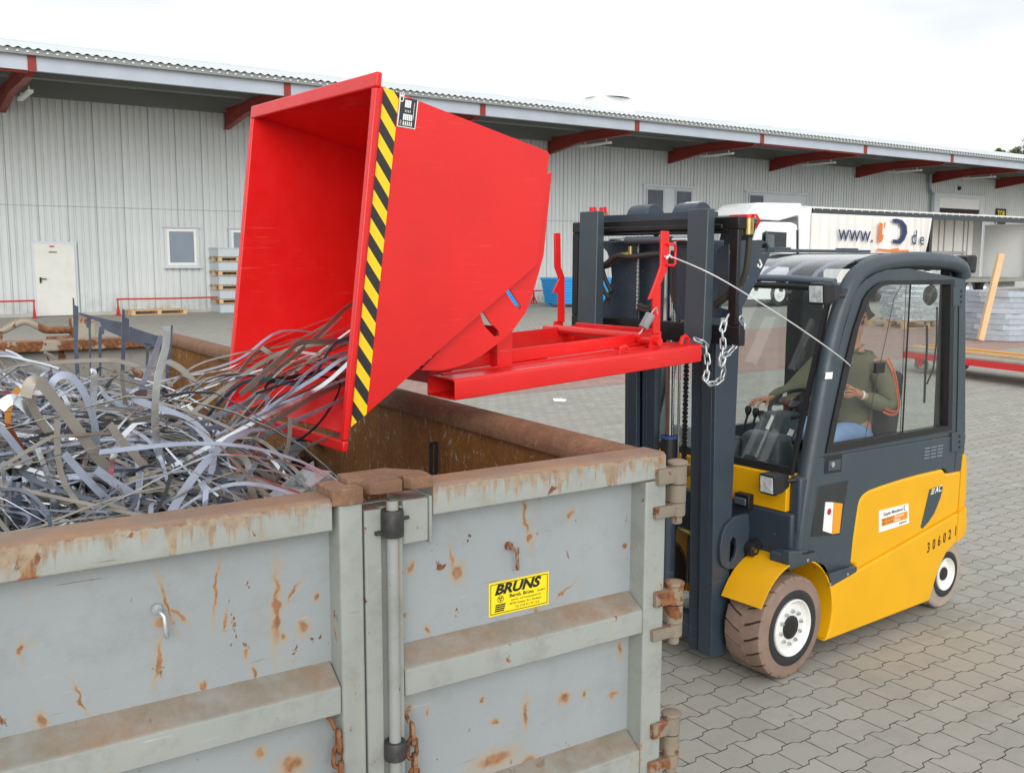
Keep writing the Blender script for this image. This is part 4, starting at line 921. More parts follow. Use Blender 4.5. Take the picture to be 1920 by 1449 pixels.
H = [
 ([(92,738),(100,714),(120,703),(140,712),(160,742),(175,785),(181,830),(182,868)], 1.55, .040, S_LAV, 'bluish grey strip bent into a tall arch left of the upright sheet', (.2, .1)),
 ([(148,800),(158,765),(166,720),(170,697)], 1.55, .035, S_DRK, 'dark half of the narrow folded strip beside the bluish arch', (1.0, .9)),
 ([(170,697),(176,700),(176,730),(174,778),(172,805)], 1.55, .040, S_GALV, 'bright half of the narrow folded strip beside the bluish arch', (.3, .3)),
 ([(48,745),(54,722),(66,713),(80,722),(104,752),(140,798),(176,848),(206,884)], 1.57, .060, S_BRN, 'broad grey-brown strip curling over and running down to the front rim', (.3, .2)),
 ([(58,745),(62,765),(80,795),(110,830)], 1.57, .050, S_BRN, 'grey-brown strip under the broad curl near the left edge', (.5, .2)),
 ([(226,694),(262,712),(300,726),(308,735)], 1.5, .045, S_DRK, 'slate strip running level before the black bend', (.1, .1)),
 ([(303,729),(312,742),(318,765),(323,795)], 1.5, .045, S_BLK, 'black strip bent sharply downward at the right of the heap', (.1, .2)),
 ([(0,765),(14,752),(30,750),(62,776),(100,815),(118,826)], 1.6, .060, S_GALV, 'broad white-shining strip at the left edge of the photo', (.2, .4)),
 ([(0,800),(18,822),(40,850),(58,870)], 1.6, .040, S_LAV, 'bluish strip beneath the broad shining one at the left edge', (.3, .3)),
 ([(36,728),(24,745),(16,770),(14,796)], 1.62, .035, S_ORG, 'short orange-painted strip bent over at the far left', (.3, .1)),
 ([(14,796),(28,820),(44,846),(54,858)], 1.62, .030, S_RST, 'rusty brown strip continuing below the orange one', (.2, .2)),
 ([(88,668),(94,682),(98,705),(104,722)], 1.5, .018, S_RED, 'dark red narrow strip near the back of the heap', (.2, .2)),
 ([(82,660),(100,668),(120,685),(142,700)], 1.5, .030, S_BRN, 'grey-brown strip lying near the back rim', (.2, .2)),
 ([(0,660),(40,672),(90,692),(140,706)], 1.55, .06, S_LAV, 'wide pale bluish sheet strip at the back left of the heap', (.9, .8)),
 ([(0,690),(40,700),(100,706),(150,712)], 1.55, .07, S_LAV, 'second wide pale sheet strip in front of the back one', (1.0, .9)),
 ([(10,656),(30,664),(52,678)], 1.58, .03, S_GALV, 'short glinting strip at the back left corner', (.3, .3)),
 ([(107,732),(116,738),(128,760),(134,790)], 1.55, .028, S_GALV, 'bright hooked strip in the middle of the heap', (.3, .2)),
 ([(313,612),(311,650),(298,700),(292,745),(291,800),(300,858),(306,885)], 1.55, .042, S_GALV, 'long bright flat bar standing upright in the middle of the heap', (.15, .1)),
 ([(303,630),(290,665),(268,720),(254,768)], 1.5, .040, S_LAV, 'bluish strip leaning beside the tall bright bar', (.2, .2)),
 ([(228,695),(232,735),(238,775)], 1.5, .030, S_BRN, 'grey-brown strip hanging below the upright sheet', (.2, .3)),
 ([(145,758),(200,772),(240,790)], 1.5, .05, S_BRN, 'grey-brown flat offcut across the heap centre', (.5, .5)),
 ([(205,795),(236,835),(268,870),(284,888)], 1.55, .045, S_BRN, 'grey-brown strip slanting down to the right in the heap centre', (.35, .3)),
 ([(250,787),(275,775),(310,773),(345,780),(378,792)], 1.5, .015, S_GALV, 'thin bright wire-like strip arching over the heap centre', (.2, .2)),
 ([(240,818),(290,830),(335,832),(390,822),(425,805)], 1.5, .040, S_DRK, 'slate strip sagging across the right of the heap', (.3, .4)),
 ([(168,862),(200,845),(240,838),(286,832)], 1.58, .030, S_GALV, 'straight pale strip lying nearly level in front', (.3, .3)),
 ([(502,750),(496,742),(470,752),(420,772),(370,796),(320,808),(268,806)], 1.5, .035, S_LAV, 'bluish strip looping back toward the skip mouth', (.2, .2)),
 ([(503,750),(490,775),(440,795),(390,803),(320,818)], 1.5, .035, S_LAV, 'lower limb of the bluish loop near the skip mouth', (.3, .3)),
 ([(456,633),(440,652),(412,690),(372,725)], 1.45, .040, S_BRN, 'grey-brown limb of the peaked strip before the red skip wall', (.25, .2)),
 ([(456,633),(452,655),(438,690),(418,730),(408,770)], 1.45, .045, S_BRN, 'second limb of the peaked grey-brown strip before the skip', (.3, .2)),
 ([(480,868),(455,905),(430,935),(395,948)], 1.5, .035, S_LAV, 'bluish strip curving down to the front rim right of centre', (.3, .3)),
 ([(544,782),(541,833),(522,893),(497,934)], 1.2, .030, S_BRN, 'long grey-brown strip curving from the skip down to the front rim', (.4, .4)),
 ([(335,918),(390,890),(450,872),(525,852)], 1.4, .035, S_BRN, 'grey-brown strip rising toward the skip on the right of the heap', (.5, .4)),
 ([(308,905),(370,880),(430,865),(478,868)], 1.45, .045, S_DRK, 'slate strip curving above the front rim on the right', (.4, .4)),
 ([(180,880),(215,905),(255,930),(285,945)], 1.62, .045, S_LAV, 'bluish strip reaching the front rim left of centre', (.3, .3)),
 ([(120,850),(160,895),(200,935),(232,955)], 1.62, .04, S_LAV, 'bluish strip ending behind the front rim further left', (.3, .3)),
 ([(70,840),(85,880),(100,920),(108,960)], 1.65, .028, S_GALV, 'bright curved strip reaching the front rim at the left', (.3, .1)),
 ([(20,930),(28,905),(32,900),(30,940),(34,985)], 1.66, .05, S_DRK, 'slate folded offcut behind the front rim at the far left', (.3, .3)),
 ([(2,870),(12,920),(18,985)], 1.66, .02, S_GALV, 'narrow bright strip upright behind the rim at the far left', (.3, .3)),
]
for (px, zb, w, mt, lb_, tl) in H: hero(px, zb, w, mt, lb_, tilt=tl)
# stamped sheet standing in the heap
yS = 4.3
def cp(pts, y=yS): return [(q.x, q.z) for q in (up('C', 'y', y, a, b) for a, b in pts)]
mb = MB()
polys = [[(136,558),(139,560),(140,572),(147,575),(147,612),(146,640),(149,700),(153,735),(144,735),(139,660)],
 [(147.5,586),(172,592),(205,600),(228,604),(228,632),(205,622),(190,614),(188,604),(147.5,590)],
 [(242.5,612),(265,620),(300,631),(320,640),(319,652),(300,650),(268,646),(242.5,640)],
 [(163,594),(171,596),(170,615),(171,690),(168,690),(166,615),(162,614)],
 [(186,612),(196,616),(195,626),(191,627),(190,705),(186,705),(184,630)],
 [(229,579),(234,581),(234,595),(242,598),(242,640),(236,642),(233,700),(226,700),(228.3,640)],
 [(270,643),(286,646),(280,655),(276,700),(273,700),(274,655)],
 [(320.5,610),(324,610),(322,650),(316,715),(308,745),(313,655),(319.5,653)]]
for k, p in enumerate(polys): mb.prism(cp(p), yS-.002-.0006*(k % 2), yS+.002+.0006*(k % 2))
single('stamped_sheet', 'C', (cp([(200, 640)])[0][0], yS, 1.4), mb, S_DRK, 'slate grey stamped sheet offcut with comb-like bars standing upright in the heap', 'offcut')
# profile and plates at the right of the heap
a, b = up('C', 'z', 1.66, 545, 930), up('C', 'z', 1.70, 606, 882); d = (b-a).normalized()
mb = MB(); mb.bar(tuple(a-d*.3), tuple(b), .055, .003, (0, 0, 1)); mb.bar(tuple(a-d*.3+Vector((.028, -.014, -.022))), tuple(b+Vector((.028, -.014, -.022))), .003, .045, (0, 0, 1)); mb.bar(tuple(a-d*.3+Vector((-.028, .014, .018))), tuple(b+Vector((-.028, .014, .018))), .003, .036, (0, 0, 1))
single('steel_profile', 'C', tuple(a), mb, GALV, 'shiny galvanised channel profile poking out over the front rim right of the heap', 'profile')
rg = random.Random(9)
for k in range(12):
    q = up('C', 'z', 1.12, 520+rg.uniform(-30, 120), 885+rg.uniform(-25, 20)); m = MB(); an = rg.gauss(.9, .25)
    m.obox((q.x, q.y, 1.05+.025*k), (.5+rg.random()*.3, .10+.1*rg.random(), .002), Euler((rg.gauss(0, .12), rg.gauss(0, .12), an)).to_matrix())
    single('steel_plate', 'C', (q.x, q.y, 1.05+.025*k), m, S_DRK if k % 3 else S_BLK, 'dark flat sheet offcut among those at the foot of the heap below the skip mouth', 'offcut', 'dark sheet offcuts below the skip mouth')
# ------------------------------------------------------------------ red tipping skip on the forks
sk_ = Thing('tipping_skip', 'F', (-1.6, .66, 1.85), 'big red tipping skip hung on the forks, tipped over the grey container', 'skip')
YN_, YF_ = .077, 1.17
A_, B_, C_, D_ = (-2.724, 3.110), (-1.830, 2.911), (-1.894, 2.42), (-2.882, 1.760)
mb = MB()
bev = lambda p: p
for y0, y1 in ((YN_, YN_+.006), (YF_-.006, YF_)): mb.prism([A_, (B_[0]-.012, B_[1]+.002), (B_[0], B_[1]-.012), C_, D_], y0, y1)
def plate(p, q, y0=YN_+.0065, y1=YF_-.0065, th=.006):
    d = Vector((q[0]-p[0], 0, q[1]-p[1])).normalized(); n_ = Vector((-d.z, 0, d.x)); c_ = Vector((-2.32, 0, 2.5)); mid = Vector(((p[0]+q[0])/2, 0, (p[1]+q[1])/2))
    if n_.dot(c_-mid) < 0: n_ = -n_
    a, b = Vector((p[0], 0, p[1])), Vector((q[0], 0, q[1]))
    mb.prism([(a.x, a.z), (b.x, b.z), ((b+n_*th).x, (b+n_*th).z), ((a+n_*th).x, (a+n_*th).z)], y0, y1)
plate(A_, B_); plate(B_, C_); plate(C_, D_)
body = sk_.part('bin_body', mb, RED)
# lip round the mouth
mt, mbm = Vector((-2.7265, 0, 3.121)), Vector((-2.8985, 0, 1.735)); md = (mt-mbm).normalized(); nx = Vector((-md.z, 0, md.x))
mb = MB()
LT = .026                                                    # lip depth
def lipbar(y0, y1, z0, z1):
    def P(y, t, k): q = mbm+md*t+nx*(.001-k*LT); return (q.x, y, q.z)
    L_ = (mt-mbm).length
    mb.add([P(y0, z0, 0), P(y1, z0, 0), P(y1, z0, 1), P(y0, z0, 1), P(y0, z1, 0), P(y1, z1, 0), P(y1, z1, 1), P(y0, z1, 1)], [(0,1,2,3), (4,5,6,7), (0,1,5,4), (1,2,6,5), (2,3,7,6), (3,0,4,7)])
LL = (mt-mbm).length
for a in ((YN_-.032, YN_-.0005, .004, LL-.03), (YF_-.0055, YF_+.030, .004, LL-.03), (YN_-.032, YF_+.030, LL-.029, LL+.030), (YN_-.032, YF_+.030, -.040, .003)):
    mb = MB(); lipbar(*a); sk_.part('lip', mb, RED, body, bevel=.007, seg=3)
# hazard stripe
def clip(poly, conv):
    def area(p): return sum(p[i][0]*p[(i+1) % len(p)][1]-p[(i+1) % len(p)][0]*p[i][1] for i in range(len(p)))
    if area(conv) < 0: conv = conv[::-1]
    out = poly
    for i in range(len(conv)):
        a, b = conv[i], conv[(i+1) % len(conv)]; src = out; out = []
        def ins(p): return (b[0]-a[0])*(p[1]-a[1])-(b[1]-a[1])*(p[0]-a[0]) >= 0
        for k in range(len(src)):
            p, q = src[k], src[(k+1) % len(src)]
            if ins(p) != ins(q):
                d1 = (b[0]-a[0])*(p[1]-a[1])-(b[1]-a[1])*(p[0]-a[0]); d2 = (b[0]-a[0])*(q[1]-a[1])-(b[1]-a[1])*(q[0]-a[0]); t = d1/(d1-d2)
                x = (p[0]+(q[0]-p[0])*t, p[1]+(q[1]-p[1])*t)
                out += [p, x] if ins(p) else [x]
            elif ins(p): out.append(p)
        if not out: return []
    return out
hz_quad = [(-2.678, 3.099), (-2.607, 3.084), (-2.777, 1.829), (-2.848, 1.785)]
mb = MB()
for k in range(-3, 28):
    q = []
    for (s, t) in ((0, k*.0555), (.09, k*.0555-.10), (.09, (k+1)*.0555-.10), (0, (k+1)*.0555)):
        P = Vector((-2.850, 0, 1.78))+md*t+Vector((md.z, 0, -md.x))*s; q.append((P.x, P.z))
    c_ = clip(q, hz_quad)
    if len(c_) >= 3: mb.m = k % 2; mb.prism(c_, YN_-.0022, YN_-.0006)
sk_.part('hazard_stripe', mb, [HAZ_Y, HAZ_K], body)
# type plate
q4 = [fs(a, b, YN_-.002) for a, b in ((750,180), (784,190), (778,243), (744,237))]
mb = MB(); mb.prism(q4, YN_-.003, YN_-.0005); tp = sk_.part('type_plate', mb, WLAB, body)
o, ux, uz = Vector((q4[3][0], 0, q4[3][1])), Vector((q4[2][0]-q4[3][0], 0, q4[2][1]-q4[3][1])), Vector((q4[0][0]-q4[3][0], 0, q4[0][1]-q4[3][1]))
def tq(m, u0, u1, v0, v1, dy):
    ps = [o+ux*u+uz*v for u, v in ((u0, v0), (u1, v0), (u1, v1), (u0, v1))]; m.prism([(p.x, p.z) for p in ps], YN_-dy, YN_-dy+.0012)
mb = MB(); tq(mb, .05, .95, .03, .97, .0045); sk_.part('plate_print', mb, paint('plate_black', C('2b333b'), .35), tp)
mb = MB()
for k in range(4): tq(mb, .30+.085*k, .365+.085*k, .66, .90, .006)
for k in range(5): tq(mb, .26+.105*k, .335+.105*k, .24, .44, .006)
for k in range(5): tq(mb, .28+.11*k, .33+.11*k, .06, .20, .0055); tq(mb, .12+.05*(k % 2), .14+.05*(k % 2), .06, .22, .0055)
tq(mb, .80, .82, .30, .85, .0055)
for k in range(4): tq(mb, .34+.09*k, .36+.09*k, .50, .58, .0055)
P = o+ux*.20+uz*.80; mb.text('CE', (P.x, YN_-.006, P.z), tuple(uz), tuple(-ux), .030, .0005)
sk_.part('plate_lines', mb, WLAB, tp, fixn=False)
# rocking cradle plates with slots
def keyhole(outer, holes):
    out = list(outer)
    for h in holes:
        bi = min(((i, j) for i in range(len(out)) for j in range(len(h))), key=lambda ij: (out[ij[0]][0]-h[ij[1]][0])**2+(out[ij[0]][1]-h[ij[1]][1])**2)
        i, j = bi; out = out[:i+1]+h[j:]+h[:j+1]+out[i:]
    return out
yR = .125
outer = fsl([(1034,322),(1030,360),(1018,480),(997,555),(985,586),(975,599),(960,621),(935,642),(910,661),(879,680),(854,688),(829,694),(788,694),(820,660),(900,560),(990,480),(1020,330)], yR)
def area2(p): return sum(p[i][0]*p[(i+1) % len(p)][1]-p[(i+1) % len(p)][0]*p[i][1] for i in range(len(p)))
def opp(o_, h): return h if area2(o_)*area2(h) < 0 else h[::-1]
h1 = opp(outer, fsl([(899,587),(905,584),(919,606),(934,620),(935,630),(926,631),(908,612)], yR)); h2 = opp(outer, fsl([(947,546),(954,542),(966,560),(976,574),(974,581),(962,570)], yR))
mb = MB(); kh = keyhole(outer, [h1, h2]); mb.prism(kh, yR-.004, yR+.004); mb.prism(kh, YF_-.07, YF_-.062)
sk_.part('cradle_plate', mb, RED, body, fixn=True)
# base frame with fork pockets (nose slightly down, like the mast)
def tilt(m):
    m.v = [(x, y, z+(x+2.315)*.043) for x, y, z in m.v]; return m
for y0, y1 in ((.12, .335), (.965, 1.18)):
    m = MB(); r_ = [(y0+.004, 1.838), (y1-.004, 1.838), (y1, 1.842), (y1, 1.926), (y1-.004, 1.930), (y0+.012, 1.930), (y0, 1.918), (y0, 1.842)]
    ri = [(y0+.012, 1.846), (y1-.012, 1.846), (y1-.009, 1.849), (y1-.009, 1.918), (y1-.012, 1.921), (y0+.016, 1.921), (y0+.009, 1.914), (y0+.009, 1.849)]
    m.ring(r_, ri, -2.315, -.725, 'x')
    fp = sk_.part('fork_pocket', tilt(m), RED, bevel=.004, seg=3)
    m = MB()
    for x in (-2.02, -1.62, -1.22): m.box(x, x+.30, y0+.05, y0+.058, 1.9305, 1.9325)
    m.box(-2.28, -.82, y1-.07, y1-.06, 1.9305, 1.938); m.tube([(-1.27, y0+.07, 1.93), (-1.26, y0+.07, 1.955), (-1.22, y0+.07, 1.962), (-1.2, y0+.07, 1.945)], .009, 6)
    m.tube([(-.80, y0+.08, 1.93), (-.79, y0+.08, 1.965), (-.765, y0+.08, 1.972), (-.745, y0+.08, 1.955), (-.74, y0+.08, 1.93)], .011, 8)
    sk_.part('weld_bead', tilt(m), RED, fp)
mb = MB(); y0 = .337
mb.prism([(-2.3, 1.9305), (-2.3, 1.94), (-1.97, 1.995), (-.86, 1.995), (-.84, 1.9305)], y0, y0+.008); mb.prism([(-2.3, 1.86), (-2.3, 1.94), (-1.97, 1.995), (-.86, 1.995), (-.84, 1.86)], .955, .963)
mb.box(-.87, -.845, y0+.009, .954, 1.88, 2.01); mb.box(-.95, -.871, y0+.009, .954, 1.90, 1.908); mb.box(-2.2, -2.17, y0+.009, .954, 1.86, 1.94)
mb.box(-1.64, -1.60, .346, .954, 1.87, 1.93)
mb.box(-1.965, -1.875, y0-.06, y0-.051, 1.9305, 2.12); mb.box(-1.965, -1.957, y0-.05, y0+.06, 1.9305, 2.12); mb.box(-1.965, -1.875, .964, .972, 1.9305, 2.12)
sk_.part('base_frame', tilt(mb), RED, bevel=.003)
mb = MB(); mb.cyl((-.985, .30, 1.978), (-.985, 1.0, 1.978), .026, 16); mb.cyl((-.94, .32, 1.955), (-.94, .95, 1.955), .012, 10); sk_.part('cross_shaft', tilt(mb), RED, smooth=50)
def lever(px, y, handle):
    m = MB(); m.prism(fsl(px, y), y-.006, y+.006); b_ = fs(*px[5], y)
    lv = sk_.part('latch_lever', m, RED, bevel=.003)
    p = fs((px[5][0]+px[6][0])/2, px[5][1]+14, y); m = MB(); m.cyl((p[0], y-.03, p[1]), (p[0], y+.12, p[1]), .02, 14); m.prism([(p[0]-.045, p[1]-.06), (p[0]+.05, p[1]-.06), (p[0]+.045, p[1]+.05), (p[0]-.02, p[1]+.05)], y+.0065, y+.016); sk_.part('pivot', m, RED, lv, smooth=40)
    if handle:
        t_, b2 = fs(1253, 459, y), fs(1252, 497, y); m = MB()
        m.tube([(t_[0]-.02, y-.012, t_[1]), (t_[0]+.02, y-.02, t_[1]+.003), (t_[0]+.032, y-.02, t_[1]-.008), (b2[0]+.034, y-.02, b2[1]+.008), (b2[0]+.022, y-.02, b2[1]-.003), (b2[0]-.02, y-.012, b2[1])], .0075, 8); sk_.part('pull_handle', m, RED, lv, smooth=60)
lever([(1240,433),(1254,434),(1253.5,476),(1250,507),(1238,532),(1236.5,626),(1223,626),(1223,560),(1214.5,562),(1230,522),(1237.6,498),(1238.8,436)], .20, True)
lever([(1039,437),(1050,437),(1051,501),(1058,520),(1058,604),(1046,604),(1046.7,550),(1036,548.6),(1047.6,523),(1039.7,501)], 1.06, False)
mb = MB(); p, q = up('F', 'y', .17, 1220, 590), up('F', 'y', .18, 1206, 615); d = (q-p)
mb.cyl(tuple(p), tuple(q), .025, 14)
for k in range(14): mb.lathe([(.025, -.003), (.0268, 0), (.025, .003)], tuple(p+d*(k+.5)/14), tuple(d), 14)
mb.tube([tuple(p), tuple(p-d*.25), tuple(p-d*.4+Vector((.02, 0, .01))), tuple(p-d*.3+Vector((.035, 0, -.02)))], .004, 6); mb.tube([tuple(q), tuple(q+d*.3), tuple(q+d*.45+Vector((-.01, 0, 0)))], .004, 6)
sk_.part('return_spring', mb, GALV, smooth=50)
# galvanised safety chain
ch = [(1303,636),(1322,645),(1325,664),(1327,684),(1325,702),(1322,717),(1338,719),(1350,714),(1357,697),(1354,682),(1354,668),(1368,661),(1380,646),(1388,628),(1393,608),(1388,594)]
ch2 = [(1365,592),(1357,607),(1354,622),(1356,642),(1355,662),(1352,680)]
def chain_links(m, px, y0, y1, ln=.062):
    P = smooth_pts([up('F', 'y', y0+(y1-y0)*i/(len(px)-1), a, b) for i, (a, b) in enumerate(px)], 8)
    acc = [0]
    for a, b in zip(P, P[1:]): acc.append(acc[-1]+(b-a).length)
    pitch = ln-.016; n = int(acc[-1]/pitch)
    def at_(s):
        for i in range(len(acc)-1):
            if acc[i+1] >= s: f = (s-acc[i])/max(1e-6, acc[i+1]-acc[i]); return P[i].lerp(P[i+1], f)
        return P[-1]
    for k in range(n):
        a, b = at_(k*pitch), at_((k+1)*pitch); d = b-a
        if d.length < 1e-4: continue
        side = d.cross(Vector((.5, 1, .2))).normalized(); s2 = d.cross(side).normalized()
        m.link((a+b)/2, d, side*.9+s2*.4 if k % 2 else s2*.9-side*.5, ln, .028, .0052, 7)
mb = MB(); chain_links(mb, ch, .14, .02); chain_links(mb, ch2, .04, .03)
c0 = up('F', 'y', .05, 1352, 672); mb.tube([tuple(c0+Vector(v)) for v in ((0, 0, .03), (-.015, 0, 0), (-.012, 0, -.035), (.01, 0, -.045), (.03, 0, -.02), (.035, 0, .0))], .008, 8)
single('safety_chain', 'F', tuple(up('F', 'y', .14, 1303, 636)), mb, GALV, 'shiny galvanised chain looped from the red fork pocket to the carriage', 'chain', smooth=60)
# pull rope
ps = [up('F', 'y', .185, 1246, 481), up('F', 'y', .17, 1262, 483), up('F', 'y', -.06, 1330, 512), up('F', 'y', -.11, 1400, 552), up('F', 'y', -.10, 1490, 609), up('F', 'y', -.07, 1560, 658), up('F', 'y', -.035, 1590, 682), up('F', 'y', .06, 1592, 690), up('F', 'y', .35, 1580, 715), up('F', 'y', .47, 1584, 742)]
mb = MB(); mb.tube([tuple(p) for p in smooth_pts(ps, 5)], .0036, 8); mb.tube([tuple(ps[0]+Vector((0, -.012, -.012))), tuple(ps[0]+Vector((.012, -.02, .006))), tuple(ps[1]+Vector((-.01, 0, 0)))], .0065, 8)
single('pull_rope', 'F', tuple(ps[0]), mb, paint('rope_white', C('d6d7d6'), .6), 'thin white pull rope running from the red lever to the cab', 'rope', smooth=60)
# strips sliding out of the skip mouth
G2 = 'steel strips sliding out of the skip mouth'
H2 = [
 ([(672,562),(640,585),(600,625),(560,660),(505,705),(470,735)], .70, .035, S_BRN, 'grey-brown strip leaning up high across the dark inside of the skip', (.3, .3), -.3),
 ([(665,640),(620,640),(566,642),(540,660),(500,695),(450,740)], .55, .040, S_BRN, 'grey-brown strip bent level near the skip lip, running down left', (.4, .3), -.3),
 ([(648,660),(612,674),(575,700),(540,740),(500,775)], .30, .022, S_LAV, 'shiny bluish strip arching at the skip lip', (.3, .3), -.1),
 ([(655,683),(610,695),(560,705),(510,714),(496,728)], .50, .030, S_BLK, 'black strip bent near the middle of the skip mouth', (.4, .4), -.2),
 ([(640,715),(634,712),(600,706),(560,712),(520,724),(480,738)], .42, .014, S_BLK, 'narrow black strip above the black loop', (.4, .4), -.2),
 ([(632,711),(637,722),(630,745),(605,785),(575,815),(545,832)], .25, .020, S_BLK, 'black narrow strip hanging in a loop from the skip lip', (.4, .3), -.1),
 ([(660,640+56),(600,722),(540,752),(480,790),(420,820)], .45, .045, S_BRN, 'broad grey-brown strip in the middle of the skip mouth', (.5, .4), -.3),
 ([(655,715),(600,738),(540,772),(470,815)], .35, .045, S_BRN, 'broad grey-brown strip lowest in the skip mouth', (.5, .4), -.3),
 ([(655,742),(610,764),(540,795),(470,830)], .25, .035, S_LAV, 'bluish strip lying on the red bottom of the skip', (.5, .5), -.2),
 ([(505,605+47),(480,662),(455,690),(430,735)], .85, .03, S_BRN, 'thin grey-brown strip against the far red skip wall', (.3, .3), -.2),
 ([(490,652),(510,668),(500,690),(465,730)], .80, .04, S_BRN, 'folded grey-brown strip against the far red skip wall', (.3, .3), -.2),
 ([(650,805),(610,822),(570,840),(530,850)], .20, .025, S_BRN, 'grey-brown strip lying over the lower lip of the skip', (.5, .5), -.1),
 ([(640,700),(600,690),(570,684),(520,686),(480,690)], .75, .012, S_BRN, 'very thin wire-like strip across the skip mouth', (.3, .3), -.2),
 ([(560,700),(530,718),(470,750),(420,780)], .60, .035, S_LAV, 'bluish strip spilling left over the lower lip', (.5, .4), -.3),
 ([(600,722),(560,745),(500,800),(470,840)], .40, .03, S_GALV, 'bright strip spilling down over the lower lip', (.5, .4), -.3),
 ([(585,705),(545,735),(490,760),(440,790)], .65, .045, S_BRN, 'broad dull strip spilling over the lower lip toward the heap', (.6, .4), -.3),
]
for (px, dep, w, mt_, lb_, tl, dd) in H2: hero(px, 0, w, mt_, lb_, fr='F', depth=dep, tilt=tl, grp=G2, dd=dd)
hero([(556,659),(575,662),(600,666),(626,676)], 0, .035, WLAB, 'white paper tag lying among the strips in the skip mouth', fr='F', depth=.60, tilt=(1.1, 1.0), grp=None, cat='tag', name='paper_tag')

rg = random.Random(33); mm = {'a': (S_BRN, 'grey-brown'), 'b': (S_LAV, 'bluish'), 'c': (S_GALV, 'bright'), 'd': (S_DRK, 'slate grey')}
for i in range(24):
    y0 = rg.uniform(.14, 1.08); x1 = rg.uniform(-3.15, -3.75); y1 = y0+rg.uniform(-.35, .30); hmp = rg.uniform(.02, .16)
    P = [Vector((rg.uniform(-2.15, -2.5), y0, rg.uniform(2.02, 2.35)-.12)), Vector((-2.70, y0+rg.uniform(-.06, .06), rg.uniform(1.96, 2.12))), Vector((-2.92, y0+rg.uniform(-.08, .08), rg.uniform(1.86, 1.98)+hmp*.5)), Vector(((x1-2.92)/2, (y0+y1)/2, rg.uniform(1.80, 1.90)+hmp*.4)), Vector((x1, y1, rg.uniform(1.60, 1.78)))]
    S = smooth_pts(P, 5); ro_ = rg.gauss(0, .5); nr = []
    for q in range(len(S)):
        d = (S[min(q+1, len(S)-1)]-S[max(q-1, 0)]).normalized(); b = Vector((0, 1, 0)); u = d.cross(b).normalized(); nr.append(b*math.cos(ro_)+u*math.sin(ro_))
    kk = rg.choice('aaabbcd'); m = MB(); m.ribbon(S, nr, rg.choice((.010, .015, .02, .026, .03)))
    single('steel_strip', 'F', tuple(S[-1]), m, mm[kk][0], mm[kk][1]+' steel strip running out over the lower skip lip onto the heap', 'strip', G2, smooth=40)
# ------------------------------------------------------------------ forklift
fk = Thing('forklift', 'F', (.9, .66, 0), 'yellow and anthracite electric forklift with glazed cab holding up the red skip', 'forklift')
WD = 1.32
TBRN = paint('dusty_tyre', C('8a7467'), .85, var=.12, vsc=6, dirt=.25, dcol=C('5d5049'), bump=.2, bsc=40)
TBEI = paint('pale_dusty_tyre', C('a3978a'), .85, var=.12, vsc=6, dirt=.25, dcol=C('6f675c'), bump=.2, bsc=40)
TGRV = paint('tyre_groove_shade', C('4a3f38'), .9, var=.15)  # brown rubber darkened so the shade between the lugs is painted in
TBLK = paint('tyre_wall', (.022,.023,.024), .6, var=.2, dirt=.15, dcol=(.12,.1,.08))
LENS = paint('lamp_lens', C('dfe3e4'), .15, metal=.25, var=.25, vsc=30, coat=.8)
CABI = paint('cab_plastic', C('3c474b'), .5, var=.1)
SEATM = paint('seat_cloth', (.03,.03,.032), .8, var=.2)
TINT = glass('roof_tint', (.86,.88,.91), 1.5, .03)
